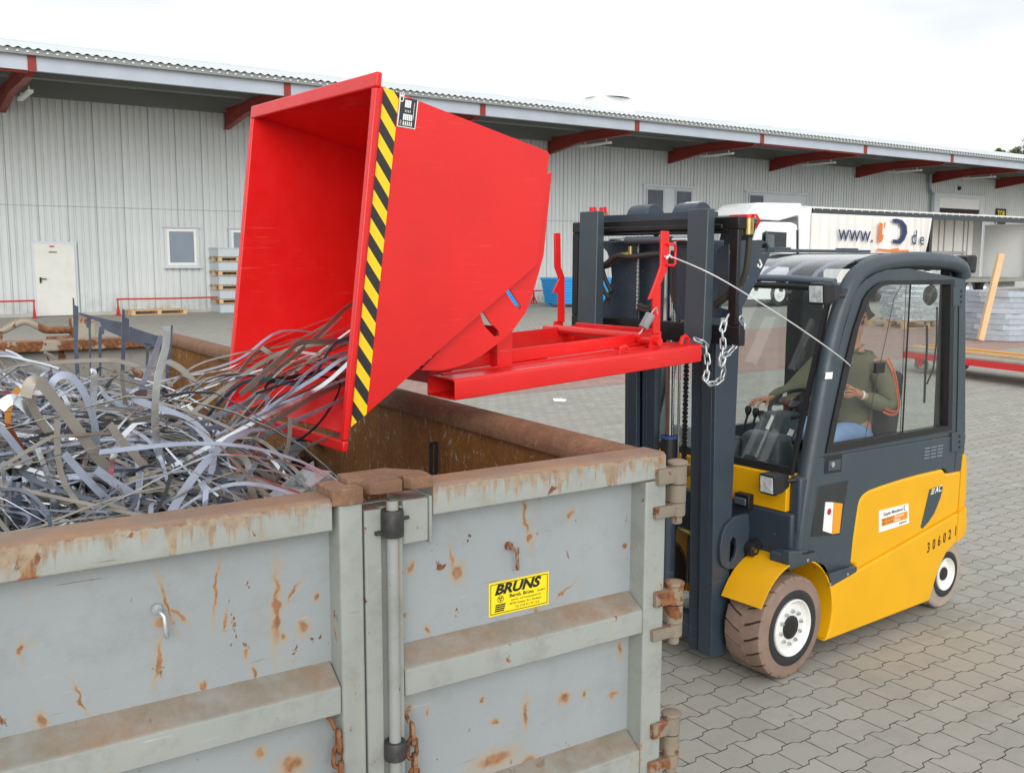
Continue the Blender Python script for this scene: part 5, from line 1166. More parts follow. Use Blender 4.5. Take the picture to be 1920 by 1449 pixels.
def fk_wheel(x, y, r, w, rr, blk, mt, nuts, out):
    """out = -1: outer face looks to -y"""
    s_ = 1 if out < 0 else -1; y0 = y; n = 44
    def Y(t): return y0+s_*t
    prof = [(rr, .02), (rr*1.02, 0), (blk, -.006), (blk*1.06, -.001), (r*.93, .004), (r*.955, .02), (r*.955, w-.02), (r*.93, w-.004), (rr, w)]
    m = MB(); m.lathe([(a, s_*t) for a, t in prof], (x, y0, r), (0, 1, 0), n); m.m = 1; m.lathe([(blk, s_*-.0075), (blk*1.06, s_*-.003), (r*.925, s_*.0015), (r*.962, s_*.014)], (x, y0, r), (0, 1, 0), n); lug = 20; hw = w/2
    for k in range(lug):
        for half in (0, 1):
            a0 = 2*math.pi*(k+.5*half)/lug; dw = 2*math.pi/lug*.84; sl = .20
            sec = [(r*.925, .000, 0), (r*.985, .010, .0), (r*1.0, .030, .03), (r*1.0, hw*.55, sl*.55), (r*1.0, hw+.012, sl)]
            if half: sec = [(a, w-t, d) for a, t, d in sec]
            vs_ = []
            for (rad, t, d) in sec:
                for (rad2, da) in ((rad, 0), (rad, dw), (r*.90, dw), (r*.90, 0)):
                    an = a0+d+da; vs_.append((x+math.cos(an)*rad2, Y(t+.0), r+math.sin(an)*rad2))
            fs_ = [(0,1,2,3), (16,19,18,17)]
            for q in range(4):
                for j in range(4): fs_.append((q*4+j, q*4+(j+1) % 4, q*4+4+(j+1) % 4, q*4+4+j))
            m.add(vs_, fs_)
    wq = fk.part('wheel', m, [TGRV, mt], smooth=32)
    m = MB(); m.lathe([(rr, s_*.01), (rr*1.03, s_*-.004), (rr*1.12, s_*-.0085), (blk*.96, s_*-.010), (blk*1.02, s_*-.0065)], (x, y0, r), (0, 1, 0), n); fk.part('tyre_wall', m, TBLK, wq, smooth=60)
    m = MB(); m.lathe([(rr, s_*.012), (rr*1.005, s_*-.010), (rr*.97, s_*-.016), (rr*.93, s_*-.010), (rr*.89, s_*.008), (rr*.80, s_*.018), (rr*.70, s_*.012), (rr*.40, s_*.012), (0, s_*.012)], (x, y0, r), (0, 1, 0), n); rm = fk.part('rim', m, WHITE, wq, smooth=35)
    m = MB(); hr = rr*.41
    m.lathe([(hr, s_*.0115), (hr, s_*.004), (hr*.94, s_*.001), (hr*.4, s_*.000), (0, s_*.000)], (x, y0, r), (0, 1, 0), 28); fk.part('hub_cap', m, BLACK, wq, smooth=35)
    for k in range(nuts):
        a = 2*math.pi*(k+.3)/nuts; c_ = (x+math.cos(a)*rr*.57, Y(.0115), r+math.sin(a)*rr*.57); c2 = (c_[0], Y(-.001), c_[2]); c3 = (c_[0], Y(-.008), c_[2])
        m = MB(); m.cyl(c_, c2, .0125, 6, .0115); m.cyl(c2, c3, .0075, 8); fk.part('wheel_nut', m, GALV, wq)
fk_wheel(0, .0, .307, .26, .170, .222, TBRN, 10, -1); fk_wheel(0, WD, .307, .26, .170, .222, TBRN, 0, 1)
fk_wheel(1.848, .05, .245, .18, .116, .160, TBEI, 0, -1); fk_wheel(1.848, WD-.05, .245, .18, .116, .160, TBEI, 0, 1)
# yellow chassis
lower = fsl([(1545,1202), (1742,1126), (1750,1097), (1762,1059), (1774,1036), (1793,1015), (1796.5,961.5), (1606,1070.5), (1557,1099), (1561,1140), (1556,1180)], .0)
mb = MB(); mb.prism(lower, -.004, .09); ch_ = fk.part('side_panel', mb, YEL, bevel=.012, seg=3)
mb = MB(); mb.prism(lower, WD-.09, WD+.004); fk.part('side_panel', mb, YEL, bevel=.012, seg=3)
upper = fsl([(1606,1069.3), (1605,1059), (1595,1057), (1600,1010), (1609,948), (1612.5,936), (1618,927), (1628,920), (1654,910), (1690,898.5), (1721,890), (1766,879.4), (1769.5,881), (1774,888), (1802.4,882.6), (1797,960)], .012)
mb = MB(); mb.prism(upper, .012, .09); up_ = fk.part('hood_panel', mb, YEL, bevel=.022, seg=4)
mb = MB(); mb.prism(upper, WD-.09, WD-.012); fk.part('hood_panel', mb, YEL, bevel=.022, seg=4)
mb = MB(); mb.box(.40, 1.95, .091, WD-.091, .14, .98); mb.box(1.2, 2.0, .25, WD-.25, .12, .5); fk.part('chassis', mb, paint('chassis_dark', (.03,.033,.036), .6))
cwu = fsl([(1797.3,960), (1802.8,882), (1806,851), (1811,852), (1816.5,858), (1818,880), (1817.5,932), (1813,947)], .012); cwl = fsl([(1793.5,1015), (1797,961.5), (1813,948), (1817,951.5), (1818,985), (1816,996), (1810,1005)], .0)
def rounded(pts, y0, y1, m, r=.07):
    """a full-width casting whose rear corners curve inward"""
    xm = max(p[0] for p in pts)-.10; secs = []
    for k in range(7):
        a = math.pi/2*k/6; dy = r*(1-math.sin(a)); dx = r*(1-math.cos(a)); secs.append((dy, r-r*math.sin(a), a))
    ys_ = [(y0+r*(1-math.sin(math.pi/2*k/6)), r*(1-math.cos(math.pi/2*k/6))) for k in range(6, -1, -1)]
    ys_ += [(y1-(y-y0), c_) for y, c_ in ys_[::-1]]
    n = len(pts); vs_ = []
    for y, c_ in ys_: vs_ += [(p[0]-(c_-0 if False else (r-c_) if False else 0)-max(0, (p[0]-xm))/.10*(r-math.sqrt(max(0, r*r-(r-min(r, min(y-y0, y1-y)))**2)))*.9, y, p[1]) for p in pts]
    m.add(vs_, [list(range(n))[::-1], list(range(len(vs_)-n, len(vs_)))]+[(j*n+i, j*n+(i+1) % n, (j+1)*n+(i+1) % n, (j+1)*n+i) for j in range(len(ys_)-1) for i in range(n)])
mb = MB(); rounded(cwu, .012, WD-.012, mb); fk.part('counterweight', mb, YEL, bevel=.008); mb = MB(); rounded(cwl, -.004, WD+.004, mb); fk.part('counterweight', mb, YEL, bevel=.008)
mb = MB(); mb.prism([(2.09, .50), (2.12, .60), (2.18, .58), (2.235, .51), (2.22, .485), (2.12, .48)], .16, .30); fk.part('tow_shoe', mb, paint('shoe_grey', C('5c5f5f'), .5), bevel=.008)
# markings on the side
mb = MB(); mb.prism(fsl([(1743,917.5), (1764.5,910), (1767,911), (1767.3,916), (1763,933), (1751.5,962), (1740,979), (1729.5,990.5), (1726.5,988)], .010), .0085, .0118); lgp = fk.part('model_badge', mb, DARK, up_)
a, b = fs(1745, 926, .008), fs(1764, 919.5, .008); d = Vector((b[0]-a[0], 0, b[1]-a[1])).normalized()
mb = MB(); mb.text('AC', (a[0]+.055, .0078, a[1]-.002), d, (0,0,1), .062, .001, .25)
for k in range(3): o_ = Vector((a[0]+.006*k, .0078, a[1]-.004+.014*k)); mb.add([tuple(o_), tuple(o_+d*.04), tuple(o_+d*.042+Vector((0,0,.007))), tuple(o_+Vector((.002,0,.007)))], [(0,1,2,3)])
fk.part('badge_print', mb, WLAB, lgp, fixn=False)
mb = MB(); sq = fsl([(1648,957.5), (1703,943.5), (1704,980), (1648,998)], .010); mb.prism(sq, .0085, .0118); stk2 = fk.part('service_sticker', mb, WLAB, up_)
o_ = Vector((sq[3][0], .0078, sq[3][1])); ux = Vector((sq[2][0]-sq[3][0], 0, sq[2][1]-sq[3][1])); uz = Vector((sq[0][0]-sq[3][0], 0, sq[0][1]-sq[3][1]))
def sqd(m, u0, u1, v0, v1): m.add([tuple(o_+ux*u+uz*v) for u, v in ((u0, v0), (u1, v0), (u1, v1), (u0, v1))], [(0,1,2,3)])
mb = MB(); sqd(mb, .08, .94, .24, .60); fk.part('orange_field', mb, paint('label_orange_2', C('e9951b'), .4), stk2, fixn=False)
def stt(m, s, u, v, size): m.text(s, tuple(o_+ux*u+uz*v+Vector((0, -.0005, 0))), tuple(ux), tuple(uz), size, .0004)
mb = MB(); stt(mb, 'Stapler-Mietdienst', .14, .70, .031); stt(mb, 'Jungheinrich', .66, .10, .018); stt(mb, '0231 / 61 84-312', .11, .46, .019); stt(mb, '0561 / 50 78-90', .11, .30, .019); mb.tube([tuple(o_+ux*u+uz*v) for u, v in ((.86,.66), (.82,.74), (.82,.84), (.86,.90))], .003, 5); fk.part('sticker_print', mb, paint('print_grey', C('4a5364'), .5), stk2, fixn=False)
mb = MB(); stt(mb, 'Dortmund', .50, .45, .026); stt(mb, 'Kassel', .50, .29, .026); fk.part('sticker_town', mb, WLAB, stk2, fixn=False)
a, b = fs(1738, 1036.5, -.006), fs(1789, 1005, -.006); d = Vector((b[0]-a[0], 0, b[1]-a[1])).normalized()
mb = MB()
for k, ch1 in enumerate('306021'): o2 = Vector((a[0], -.0062, a[1]))+d*(.070*k+(.012 if k == 5 else 0)); mb.text(ch1, tuple(o2), tuple(d), (0,0,1), .098, .0016, 0, sx=.74)
fk.part('fleet_number', mb, INK, ch_, fixn=False)
# front fender and step
mb = MB(); vs_ = []; NA = 26
arc = []
for k in range(NA+1):
    a = R(146)+(R(-24)-R(146))*k/NA; rr = .352+.05*math.sin(math.pi*min(1, k/NA*.9))**1
    arc.append((math.cos(a)*rr, .307+math.sin(a)*rr))
arc[0] = (arc[0][0]-.012, arc[0][1]-.015)
for y in (-.008, .275):
    for off in (0, .008):
        for k, (x, z) in enumerate(arc):
            d = math.hypot(x, z-.307); vs_.append((x*(d+off)/d, y, .307+(z-.307)*(d+off)/d))
n = NA+1; fs_ = []
for k in range(NA): fs_ += [(k, k+1, 2*n+k+1, 2*n+k), (n+k, 3*n+k, 3*n+k+1, n+k+1), (k, n+k, n+k+1, k+1), (2*n+k, 2*n+k+1, 3*n+k+1, 3*n+k)]
fs_ += [(0, 2*n, 3*n, n), (NA, n+NA, 3*n+NA, 2*n+NA)]
mb.add(vs_, fs_); fk.part('fender', mb, YEL, smooth=40)
mb2 = MB(); mb2.add([(x, WD-y, z) for x, y, z in mb.v], fs_); fk.part('fender', mb2, YEL, smooth=40)
step = fsl([(1478,1033), (1476,1056), (1482,1060), (1500,1056), (1524,1051.5), (1541,1060), (1551,1077), (1557,1098), (1604,1071), (1604,1060.5), (1592,1061.5), (1548,1074.5), (1535,1055), (1526,1037), (1508,1032)], .0)
mb = MB(); mb.prism(step, -.012, .04); stp = fk.part('step_plate', mb, DARK, bevel=.006, seg=3)
a, b = fs(1477, 1040, 0), fs(1511, 1033, 0)
mb = MB(); mb.box(a[0]+.004, b[0]+.03, -.010, .135, b[1]-.085, b[1]+.004); fk.part('step_tread', mb, DARK, stp, bevel=.018, seg=4)
mb = MB()
for p in ((1514,1050), (1556,1095), (1589,1076)): q = fs(*p, -.012); mb.cyl((q[0], -.0121, q[1]), (q[0], -.016, q[1]), .010, 10)
fk.part('bolt', mb, GALV, stp)
mb = MB(); mb.prism(fsl([(1504,1036), (1526,1031), (1528,1035), (1507,1040)], -.012), -.0135, -.0122); mb.prism(fsl([(1548,1073), (1592,1060), (1592,1063), (1549,1077)], -.012), -.0135, -.0122); fk.part('gap_seal', mb, BLACK, stp)
# cab: door with frame, gasket and panes
win = [(1544,849.5), (1781,805.5), (1786,525), (1700,526.5), (1662,526.5), (1647,529), (1634,537), (1624,546), (1614,561), (1595,618), (1579,681), (1557,783)]
out = [(1530,858), (1808,811.5), (1808.5,524), (1700,503), (1660,506), (1640,513), (1622,524), (1609,537), (1601,550), (1581,618), (1565,681), (1545,775)]
mb = MB(); mb.ring(fsl(out), fsl(win), .022, .085); door_ = fk.part('door', mb, DARK, bevel=.010, seg=3)
lowp = [(1530,858.6), (1808,812.2), (1805,849), (1802,881.3), (1774,886.7), (1770.5,880), (1766,877.6), (1721,888.5), (1690,897), (1654,908.5), (1627,918.5), (1617,925.5), (1611.5,934.5), (1608,947), (1599,1010), (1594,1056), (1592,1060), (1549,1073), (1530,1050), (1515,1034), (1507,1030), (1514,975)]
mb = MB(); mb.prism(fsl(lowp), .018, .085); fk.part('door_panel', mb, DARK, door_, bevel=.006, seg=3)
gin = [(1557,833), (1773,797.5), (1778,533), (1700,534), (1664,534), (1654,535.5), (1644,540), (1634,550), (1624,565), (1606,611), (1592,675), (1568,776)]
mb = MB(); mb.ring(fsl([(a+(.6 if a < 1640 else -.6), b) for a, b in win], .03), fsl(gin, .03), .012, .06); fk.part('gasket', mb, BLACK, door_)
mb = MB(); mb.prism(fsl(gin, .04), .042, .047); fk.part('door_glass', mb, GLASS, door_)
def ftube(px, y, r, name, mt, par, **k):
    m = MB(); m.tube([(*fs(a, b, y)[:1], y, fs(a, b, y)[1]) for a, b in px], r, 6); return fk.part(name, m, mt, par, **k)
ftube([(1707,534), (1700,660), (1692,811)], .038, .0055, 'pane_divider', BLACK, door_); ftube([(1699,534), (1694,660), (1688,812)], .038, .002, 'pane_edge', BLACK, door_)
ftube([(1690,536), (1676,560), (1660,640), (1648,690), (1633,765), (1621,826)], .038, .0022, 'pane_edge', BLACK, door_)
def fbox(px, y0, y1, name, mt, par, bevel=.004): m = MB(); m.prism(fsl(px, y0), y0, y1); return fk.part(name, m, mt, par, bevel=bevel)
fbox([(1645,681), (1661,679), (1659,699), (1643,700)], .016, .04, 'pane_catch', BLACK, door_)
fbox([(1547,856), (1580,850.5), (1578,884), (1546,889)], .014, .03, 'handle_recess', BLACK, door_)
q = fs(1561, 870.5, .01); mb = MB(); mb.cyl((q[0], .0135, q[1]), (q[0], .004, q[1]), .017, 14); fk.part('lock', mb, GALV, door_, smooth=40)
fbox([(1554,864), (1577,860), (1576,880), (1553,883)], .0105, .0135, 'door_handle', DARK, door_)
mb = MB()
for i in range(3):
    for j in range(4):
        x, y = 1734+12*i-.6*j, 839.5+6.2*j-2.3*i; mb.prism(fsl([(x, y), (x+10, y-2), (x+10, y+1), (x, y+3)], .0165), .0145, .0175)
fk.part('vent_louvre', mb, paint('louvre', C('6d7881'), .4), door_)
for (x, y) in ((1797, 556), (1794, 828)):
    m = MB(); m.prism(fsl([(x-9, y-17), (x+9, y-19), (x+8, y+17), (x-10, y+19)], .01), .008, .0215); hq = fk.part('hinge', m, DARK, door_, bevel=.003)
    m = MB()
    for k in (-10, 0, 10): q = fs(x+5, y+k, .008); m.cyl((q[0], .0079, q[1]), (q[0], .004, q[1]), .009, 8)
    fk.part('hinge_bolt', m, BLACK, hq)
ftube([(1609.5,517), (1592,573), (1576,637), (1554,726), (1535,821), (1524,884), (1514,960), (1508,1028)], .017, .0032, 'seam', BLACK, door_)
ftube([(1798,575), (1796,700), (1792.5,845), (1789,882)], .019, .003, 'seam', BLACK, door_)
fbox([(1535,912), (1591,899.5), (1575,1002), (1521,1006)], .0145, .0175, 'lower_window', paint('window_dark', C('2e3133'), .05, var=.2), door_)
lp = fbox([(1548,941), (1563,941.5), (1559.5,1000), (1543,995)], .012, .0143, 'instruction_label', WLAB, door_, 0)
fbox([(1563.5,941.5), (1580,944), (1574,999), (1560,1001)], .0125, .0143, 'orange_label', paint('label_orange', C('e59a1c'), .4), door_, 0)
q = fs(1555, 959, .011); mb = MB(); mb.cyl((q[0], .0119, q[1]), (q[0], .0112, q[1]), .021, 18); fk.part('red_disc', mb, paint('label_red', C('b3262b'), .4), lp)
# pillars and roof
pil = [(1496,1032), (1499,985), (1510,905), (1527,805), (1545,705), (1563,622), (1579,569), (1595,531), (1614,509), (1640,496.5), (1680,489), (1720,487.3), (1760,489.5), (1785,493.5), (1801,502), (1806,520)]
pl = [(*fs(a, b, .055)[:1], .055, fs(a, b, .055)[1]) for a, b in pil]
mb = MB(); mb.tube([tuple(p) for p in smooth_pts(pl, 4)], .052, 16); fk.part('roof_pillar', mb, DARK, smooth=50)
mb = MB(); mb.tube([(p.x, WD-p.y, p.z) for p in smooth_pts(pl, 4)], .052, 16); fk.part('roof_pillar', mb, DARK, smooth=50)
mb = MB(); mb.prism(fsl([(1548,698), (1561,697.5), (1559.5,710), (1546,711)], .003), .0005, .0022); fk.part('pillar_label', mb, WLAB)
rp_ = [(.40, 2.275), (.43, 2.335), (.50, 2.395), (.62, 2.44), (.80, 2.468), (1.05, 2.482), (1.40, 2.478), (1.78, 2.452)]
mb = MB(); vs_ = [(x, y, z+dz) for y in (.10, WD-.10) for dz in (0, -.006) for x, z in rp_]; n = len(rp_)
mb.add(vs_, [f for k in range(n-1) for f in ((k, k+1, 2*n+k+1, 2*n+k), (n+k, 3*n+k, 3*n+k+1, n+k+1))]+[(k, n+k, n+k+1, k+1) for k in range(n-1)]+[(2*n+k, 2*n+k+1, 3*n+k+1, 3*n+k) for k in range(n-1)]+[(0, 2*n, 3*n, n), (n-1, 2*n-1, 4*n-1, 3*n-1)])
rf_ = fk.part('roof_pane', mb, TINT, smooth=60)
RIBM = paint('roof_rib', C('9aa3ad'), .4)
for y in (.28, .47, .66, .85, 1.04):
    m = MB(); m.tube([(x+.01, y, z-.030) for x, z in rp_], .013, 8); fk.part('roof_rib', m, RIBM, rf_, smooth=60)
mb = MB(); mb.tube([(.395, .08, 2.272), (.38, .4, 2.28), (.38, .92, 2.28), (.395, WD-.08, 2.272)], .020, 10); fk.part('front_roof_bar', mb, BLACK, smooth=50)
mb = MB(); mb.tube([(.40, .08, 2.31), (.395, .4, 2.325), (.395, .92, 2.325), (.40, WD-.08, 2.31)], .022, 10); fk.part('front_roof_bar', mb, paint('roof_edge', C('5a636e'), .3), smooth=50)
mb = MB(); mb.bar((1.83, .10, 2.42), (1.83, WD-.10, 2.42), .10, .10); mb.box(.78, 1.93, .80, .92, 2.488, 2.510); mb.box(.84, .99, .82, .90, 2.510, 2.522); mb.box(1.62, 1.80, .82, .90, 2.510, 2.522); fk.part('roof_frame', mb, DARK, bevel=.01)
mb = MB(); mb.prism([(1.80, .98), (1.94, .98), (1.86, 2.40), (1.76, 2.40)], .09, .17); mb.prism([(1.62, .98), (1.94, .98), (1.88, 2.40), (1.62, 2.40)], WD-.16, WD-.02); mb.box(1.80, 1.93, .171, WD-.161, .98, 1.15); fk.part('rear_pillar', mb, BLACK, bevel=.01)
mb = MB(); mb.prism([(1.895, 1.15), (1.90, 1.15), (1.855, 2.38), (1.85, 2.38)], .171, WD-.161); fk.part('rear_window', mb, GLASS)
mb = MB(); mb.prism([(.10, 1.25), (1.60, 1.25), (1.60, 2.35), (.52, 2.35)], WD-.06, WD-.055); fk.part('far_window', mb, GLASS)
mb = MB(); mb.box(.12, 1.85, WD-.08, WD-.02, .55, 1.235); fk.part('far_door', mb, DARK)
# windscreen
wq = [(.075, 1.225), (.385, 2.265)]
mb = MB(); mb.prism([(.075, 1.225), (.081, 1.223), (.391, 2.263), (.385, 2.265)], .11, WD-.11); ws = fk.part('windscreen', mb, GLASS)
mb = MB(); mb.prism([(.060, 1.19), (.095, 1.19), (.098, 1.232), (.066, 1.235)], .09, WD-.09); mb.prism([(.066, 1.236), (.094, 1.233), (.400, 2.262), (.372, 2.27)], .088, .112); mb.prism([(.066, 1.236), (.094, 1.233), (.400, 2.262), (.372, 2.27)], WD-.112, WD-.088); fk.part('windscreen_seal', mb, BLACK, ws)
mb = MB(); mb.box(.035, .16, .10, WD-.10, .972, 1.188); fk.part('front_panel', mb, YEL, bevel=.006)
mb = MB(); mb.box(.03, .30, .05, WD-.05, .68, .970); mb.box(.06, .3, .02, .10, .70, 1.19); fk.part('front_bulkhead', mb, DARK2, bevel=.02, seg=3)
mb = MB(); q = up('F', 'x', .0, 1394, 938); mb.box(-.02, .029, q.y-.055, q.y+.055, q.z-.045, q.z+.045); il = fk.part('indicator', mb, BLACK, bevel=.006)
mb = MB(); mb.box(-.035, -.0205, q.y-.04, q.y+.045, q.z-.022, q.z+.022); fk.part('indicator_lens', mb, paint('smoke_lens', C('4a5560'), .1), il, bevel=.006)
# work lamps
def lamp(c, size, fwd, name='work_lamp', br=None):
    c = Vector(c); f = Vector(fwd).normalized(); s_ = f.cross(Vector((0, 0, 1))).normalized(); u = s_.cross(f); M_ = Matrix((f, s_, u)).transposed(); w, d = size
    m = MB(); hw = w/2; vs_ = []
    for (t, k) in ((d/2, 1.0), (d/2-.02, 1.03), (-d*.1, .92), (-d/2, .66)):
        for a, b in ((-1, -.82), (-.82, -1), (.82, -1), (1, -.82), (1, .82), (.82, 1), (-.82, 1), (-1, .82)): vs_.append(c+f*t+s_*(a*hw*k)+u*(b*hw*k))
    m.add(vs_, [list(range(8)), list(range(24, 32))[::-1]]+[(j*8+i, j*8+(i+1) % 8, (j+1)*8+(i+1) % 8, (j+1)*8+i) for j in range(3) for i in range(8)])
    q = fk.part(name, m, BLACK)
    m = MB(); m.obox(c+f*(d/2+.003), (.006, w*.80, w*.80), M_)
    for k in range(9): m.obox(c+f*(d/2+.0065), (.002, .003, w*.76), M_) if False else m.obox(c+f*(d/2+.0065)+s_*((k-4)*w*.085), (.002, w*.03, w*.74), M_)
    m.lathe([(.0, .010), (w*.12, .0085), (w*.2, .0062)], tuple(c+f*(d/2)), tuple(f), 14); fk.part('lens', m, LENS, q)
    if br: m = MB(); m.tube(br, .013, 8); fk.part('lamp_bracket', m, BLACK, q, smooth=50)
c0 = up('F', 'x', .17, 1548, 549); p0 = fs(1590, 545, .0)
lamp(c0, (.118, .15), (-1, .15, -.08), br=[tuple(c0+Vector((.05, -.0, -.02))), (p0[0]-.06, -.01, p0[1]-.03), (p0[0], .015, p0[1])])
c0 = up('F', 'x', -.03, 1454, 904); lamp(c0, (.118, .14), (-1, .12, -.08), br=[tuple(c0+Vector((.04, 0, 0))), (.03, c0.y-.05, c0.z+.01), (.10, c0.y-.09, c0.z+.02)])
c0 = up('F', 'x', 1.97, 1808, 494); lamp(c0, (.12, .12), (1, .1, -.1), br=[tuple(c0), (1.86, .1, 2.42)])
# ------------------------------------------------------------------ mast
mb = MB()
def post(m, px4, y0, y1): m.prism(fsl(px4, .30), y0, y1)
po = [(1333,1232), (1361,1224), (1387,626), (1343,626)]
P4 = fsl(po, .30); wdt = .02
for s_ in (0, 1):
    F_ = (lambda y: y) if not s_ else (lambda y: WD-y)
    for (p4, y0, y1) in ((P4, .300, .325), ([P4[0], (P4[0][0]+.035, P4[0][1]), (P4[3][0]+.035, P4[3][1]), P4[3]], .3255, .40), ([(P4[1][0]-.035, P4[1][1]), P4[1], P4[2], (P4[2][0]-.035, P4[2][1])], .3255, .40)):
        a, b = sorted((F_(y0), F_(y1))); mb.prism(p4, a, b)
mast = fk.part('mast', mb, DARK2, bevel=.004)
mb = MB()
for s_ in (0, 1):
    F_ = (lambda y: y) if not s_ else (lambda y: WD-y)
    q4 = [(P4[0][0]+.045, .10), (P4[1][0]-.012, .10), (P4[2][0]-.012, 2.55), (P4[3][0]+.030, 2.55)]; q5 = [q4[0], (q4[0][0]+.03, .10), (q4[3][0]+.03, 2.55), q4[3]]
    a, b = sorted((F_(.404), F_(.424))); mb.prism([(x, z) for x, z in q5], a, b); a, b = sorted((F_(.4245), F_(.445))); mb.prism(q4, a, b); a, b = sorted((F_(.4455), F_(.515))); mb.prism(q5, a, b)
im = fk.part('inner_mast', mb, DARK2, mast, bevel=.004)
mb = MB(); mb.box(-.30, -.22, .41, WD-.41, .16, .30); mb.box(-.30, -.20, .41, WD-.41, 1.85, 2.0); mb.box(-.26, -.2, .41, WD-.41, .9, 1.05); fk.part('mast_crossbar', mb, DARK2, mast)
mb = MB(); yc_ = .705; xc = -.315
mb.cyl((xc, yc_, 1.36), (xc-.02, yc_, 2.45), .027, 20); fk.part('lift_rod', mb, CHROME, mast, smooth=50)
mb = MB(); mb.cyl((xc+.02, yc_-.06, 1.0), (xc, yc_-.06, 2.2), .009, 10); fk.part('pipe', mb, CHROME, mast, smooth=50)
mb = MB(); mb.lathe([(.028, .16), (.05, .155), (.052, .13), (.052, .02), (.055, .018), (.055, -.05), (.05, -.06)], (xc, yc_, 1.22), (0, 0, 1), 20); fk.part('gland', mb, BLACK, mast, smooth=40)
mb = MB(); mb.lathe([(.051, 0), (.055, .004), (.055, .016), (.051, .020)], (xc, yc_, 1.362), (0, 0, 1), 20); fk.part('gland_ring', mb, paint('blue_ring', C('2c4a8c'), .4), mast, smooth=40)
mb = MB(); mb.cyl((xc, yc_, .22), (xc, yc_, 1.165), .055, 20); fk.part('lift_cylinder', mb, DARK2, mast, smooth=50)
for y in (.84, .575):
    m = MB()
    for k in range(64): z = 1.0+.025*k; m.box(-.33, -.322, y-.016 if k % 2 else y-.010, y+.016 if k % 2 else y+.010, z, z+.0245); m.cyl((-.326, y-.018, z+.012), (-.326, y+.018, z+.012), .007, 6)
    fk.part('lift_chain', m, BLACKM, mast)
m = MB(); m.tube([(-.30, .52, 1.3), (-.31, .53, 1.7), (-.30, .53, 2.1)], .012, 8); m.tube([(-.30, .545, .5), (-.28, .55, .9), (-.27, .53, 1.15), (-.3, .5, 1.25)], .012, 8); fk.part('hose', m, BLACK, mast, smooth=50)
mb = MB(); mb.box(-.33, -.27, .56, .60, 1.15, 1.22); mb.cyl((-.33, .50, .82), (-.30, .62, .82), .015, 8); fk.part('anchor', mb, BRASS, mast)
lo = fsl([(1402,963), (1388,965), (1373,972), (1360,985), (1353,1003), (1349,1025), (1349,1049), (1353,1060), (1362,1066), (1373,1066), (1384,1060), (1393,1045), (1401,1020), (1404,990)], .285)
lh = opp(lo, fsl([(1373,1005), (1379,1010), (1380,1025), (1377,1042), (1371,1053), (1365,1052), (1364,1038), (1367,1018)], .285))
mb = MB(); mb.prism(keyhole(lo, [lh]), .278, .299); fk.part('mast_lug', mb, DARK2, mast, bevel=.003)
mb = MB(); a = up('F', 'y', .27, 1405, 1027); b = up('F', 'y', .30, 1445, 1024); mb.cyl((a.x, .23, a.z), (a.x, .32, a.z), .045, 18); mb.cyl(tuple(a), (a.x+.09, .275, a.z+.01), .033, 16); tc_ = fk.part('tilt_cylinder', mb, BLACK, mast, smooth=40)
mb = MB(); mb.cyl((a.x+.09, .275, a.z+.01), (a.x+.3, .29, a.z+.05), .022, 14); mb.cyl((a.x, .228, a.z), (a.x, .222, a.z), .018, 12); fk.part('tilt_rod', mb, CHROME, tc_, smooth=40)
hp = fsl([(1384,452), (1425,450), (1436,454), (1442.5,463), (1442,476), (1415,530), (1390,576), (1387,640), (1384,640)], .285)
hh = opp(hp, [(fs(1432, 466, .285)[0]+.032*math.cos(2*math.pi*k/14), fs(1432, 466, .285)[1]+.032*math.sin(2*math.pi*k/14)) for k in range(14)])
mb = MB(); mb.prism(keyhole(hp, [hh]), .278, .299); lg = fk.part('hose_bracket', mb, DARK2, mast)
mb = MB(); mb.tube([(*fs(a, b, .276)[:1], .276, fs(a, b, .276)[1]) for a, b in ((1424,487), (1426,492), (1428,497), (1425,502), (1421,499), (1421,495))], .006, 6); fk.part('hook_mark', mb, WLAB, lg)
# ------------------------------------------------------------------ carriage
XC = -.55
def yz(pts, x=XC): return [(q.y, q.z) for q in (up('F', 'x', x, a, b) for a, b in pts)]
def cb(m, x0, x1, pa, pb, x=XC):
    a, b = up('F', 'x', x, *pa), up('F', 'x', x, *pb); y0, y1 = sorted((a.y, b.y)); z0, z1 = sorted((a.z, b.z)); m.box(x0, x1, y0, y1, z0, z1)
YA, YB, Z0_, Z1_ = .045, 1.345, 1.985, 2.665
mb = MB(); mb.box(XC, XC+.07, YA+.0, YB, 2.60, 2.665); mb.box(XC-.012, XC-.001, YA+.1, YB-.05, 2.60, 2.628); mb.box(XC+.002, XC+.05, YA+.05, YB-.06, 2.578, 2.5998); mb.box(XC, XC+.05, YA-.03, YB, 1.985, 2.09); mb.box(XC+.001, XC+.07, YB-.055, YB, 2.0905, 2.5995)
mb.box(XC+.001, XC+.03, YA, YA+.055, 2.0905, 2.5995); car = fk.part('carriage', mb, BLACKM, bevel=.006)
mb = MB(); mb.box(XC+.02, XC+.14, .30, 1.18, 2.62, 2.70)
mb.prism(yz([(1126,452), (1195,452), (1195,600), (1126,600), (1126,572), (1134,561), (1142,545), (1147,520), (1145,492), (1138,472), (1129,462)], XC+.05), XC+.05, XC+.062, 'x')
mb.prism(yz([(1198,452), (1237,452), (1237,600), (1198,600)], XC+.1), XC+.10, XC+.112, 'x'); mb.prism(yz([(1268,452), (1292,452), (1292,600), (1268,600)], XC+.07), XC+.07, XC+.082, 'x')
mb.prism(yz([(1338,565), (1350,577), (1372,583), (1372,596), (1335,596)], XC+.05), XC+.05, XC+.062, 'x'); mb.prism(yz([(1344,470), (1352,462), (1366,458), (1366,560), (1344,565)], XC+.15), XC+.15, XC+.16, 'x')
fk.part('back_plate', mb, DARK2, car)
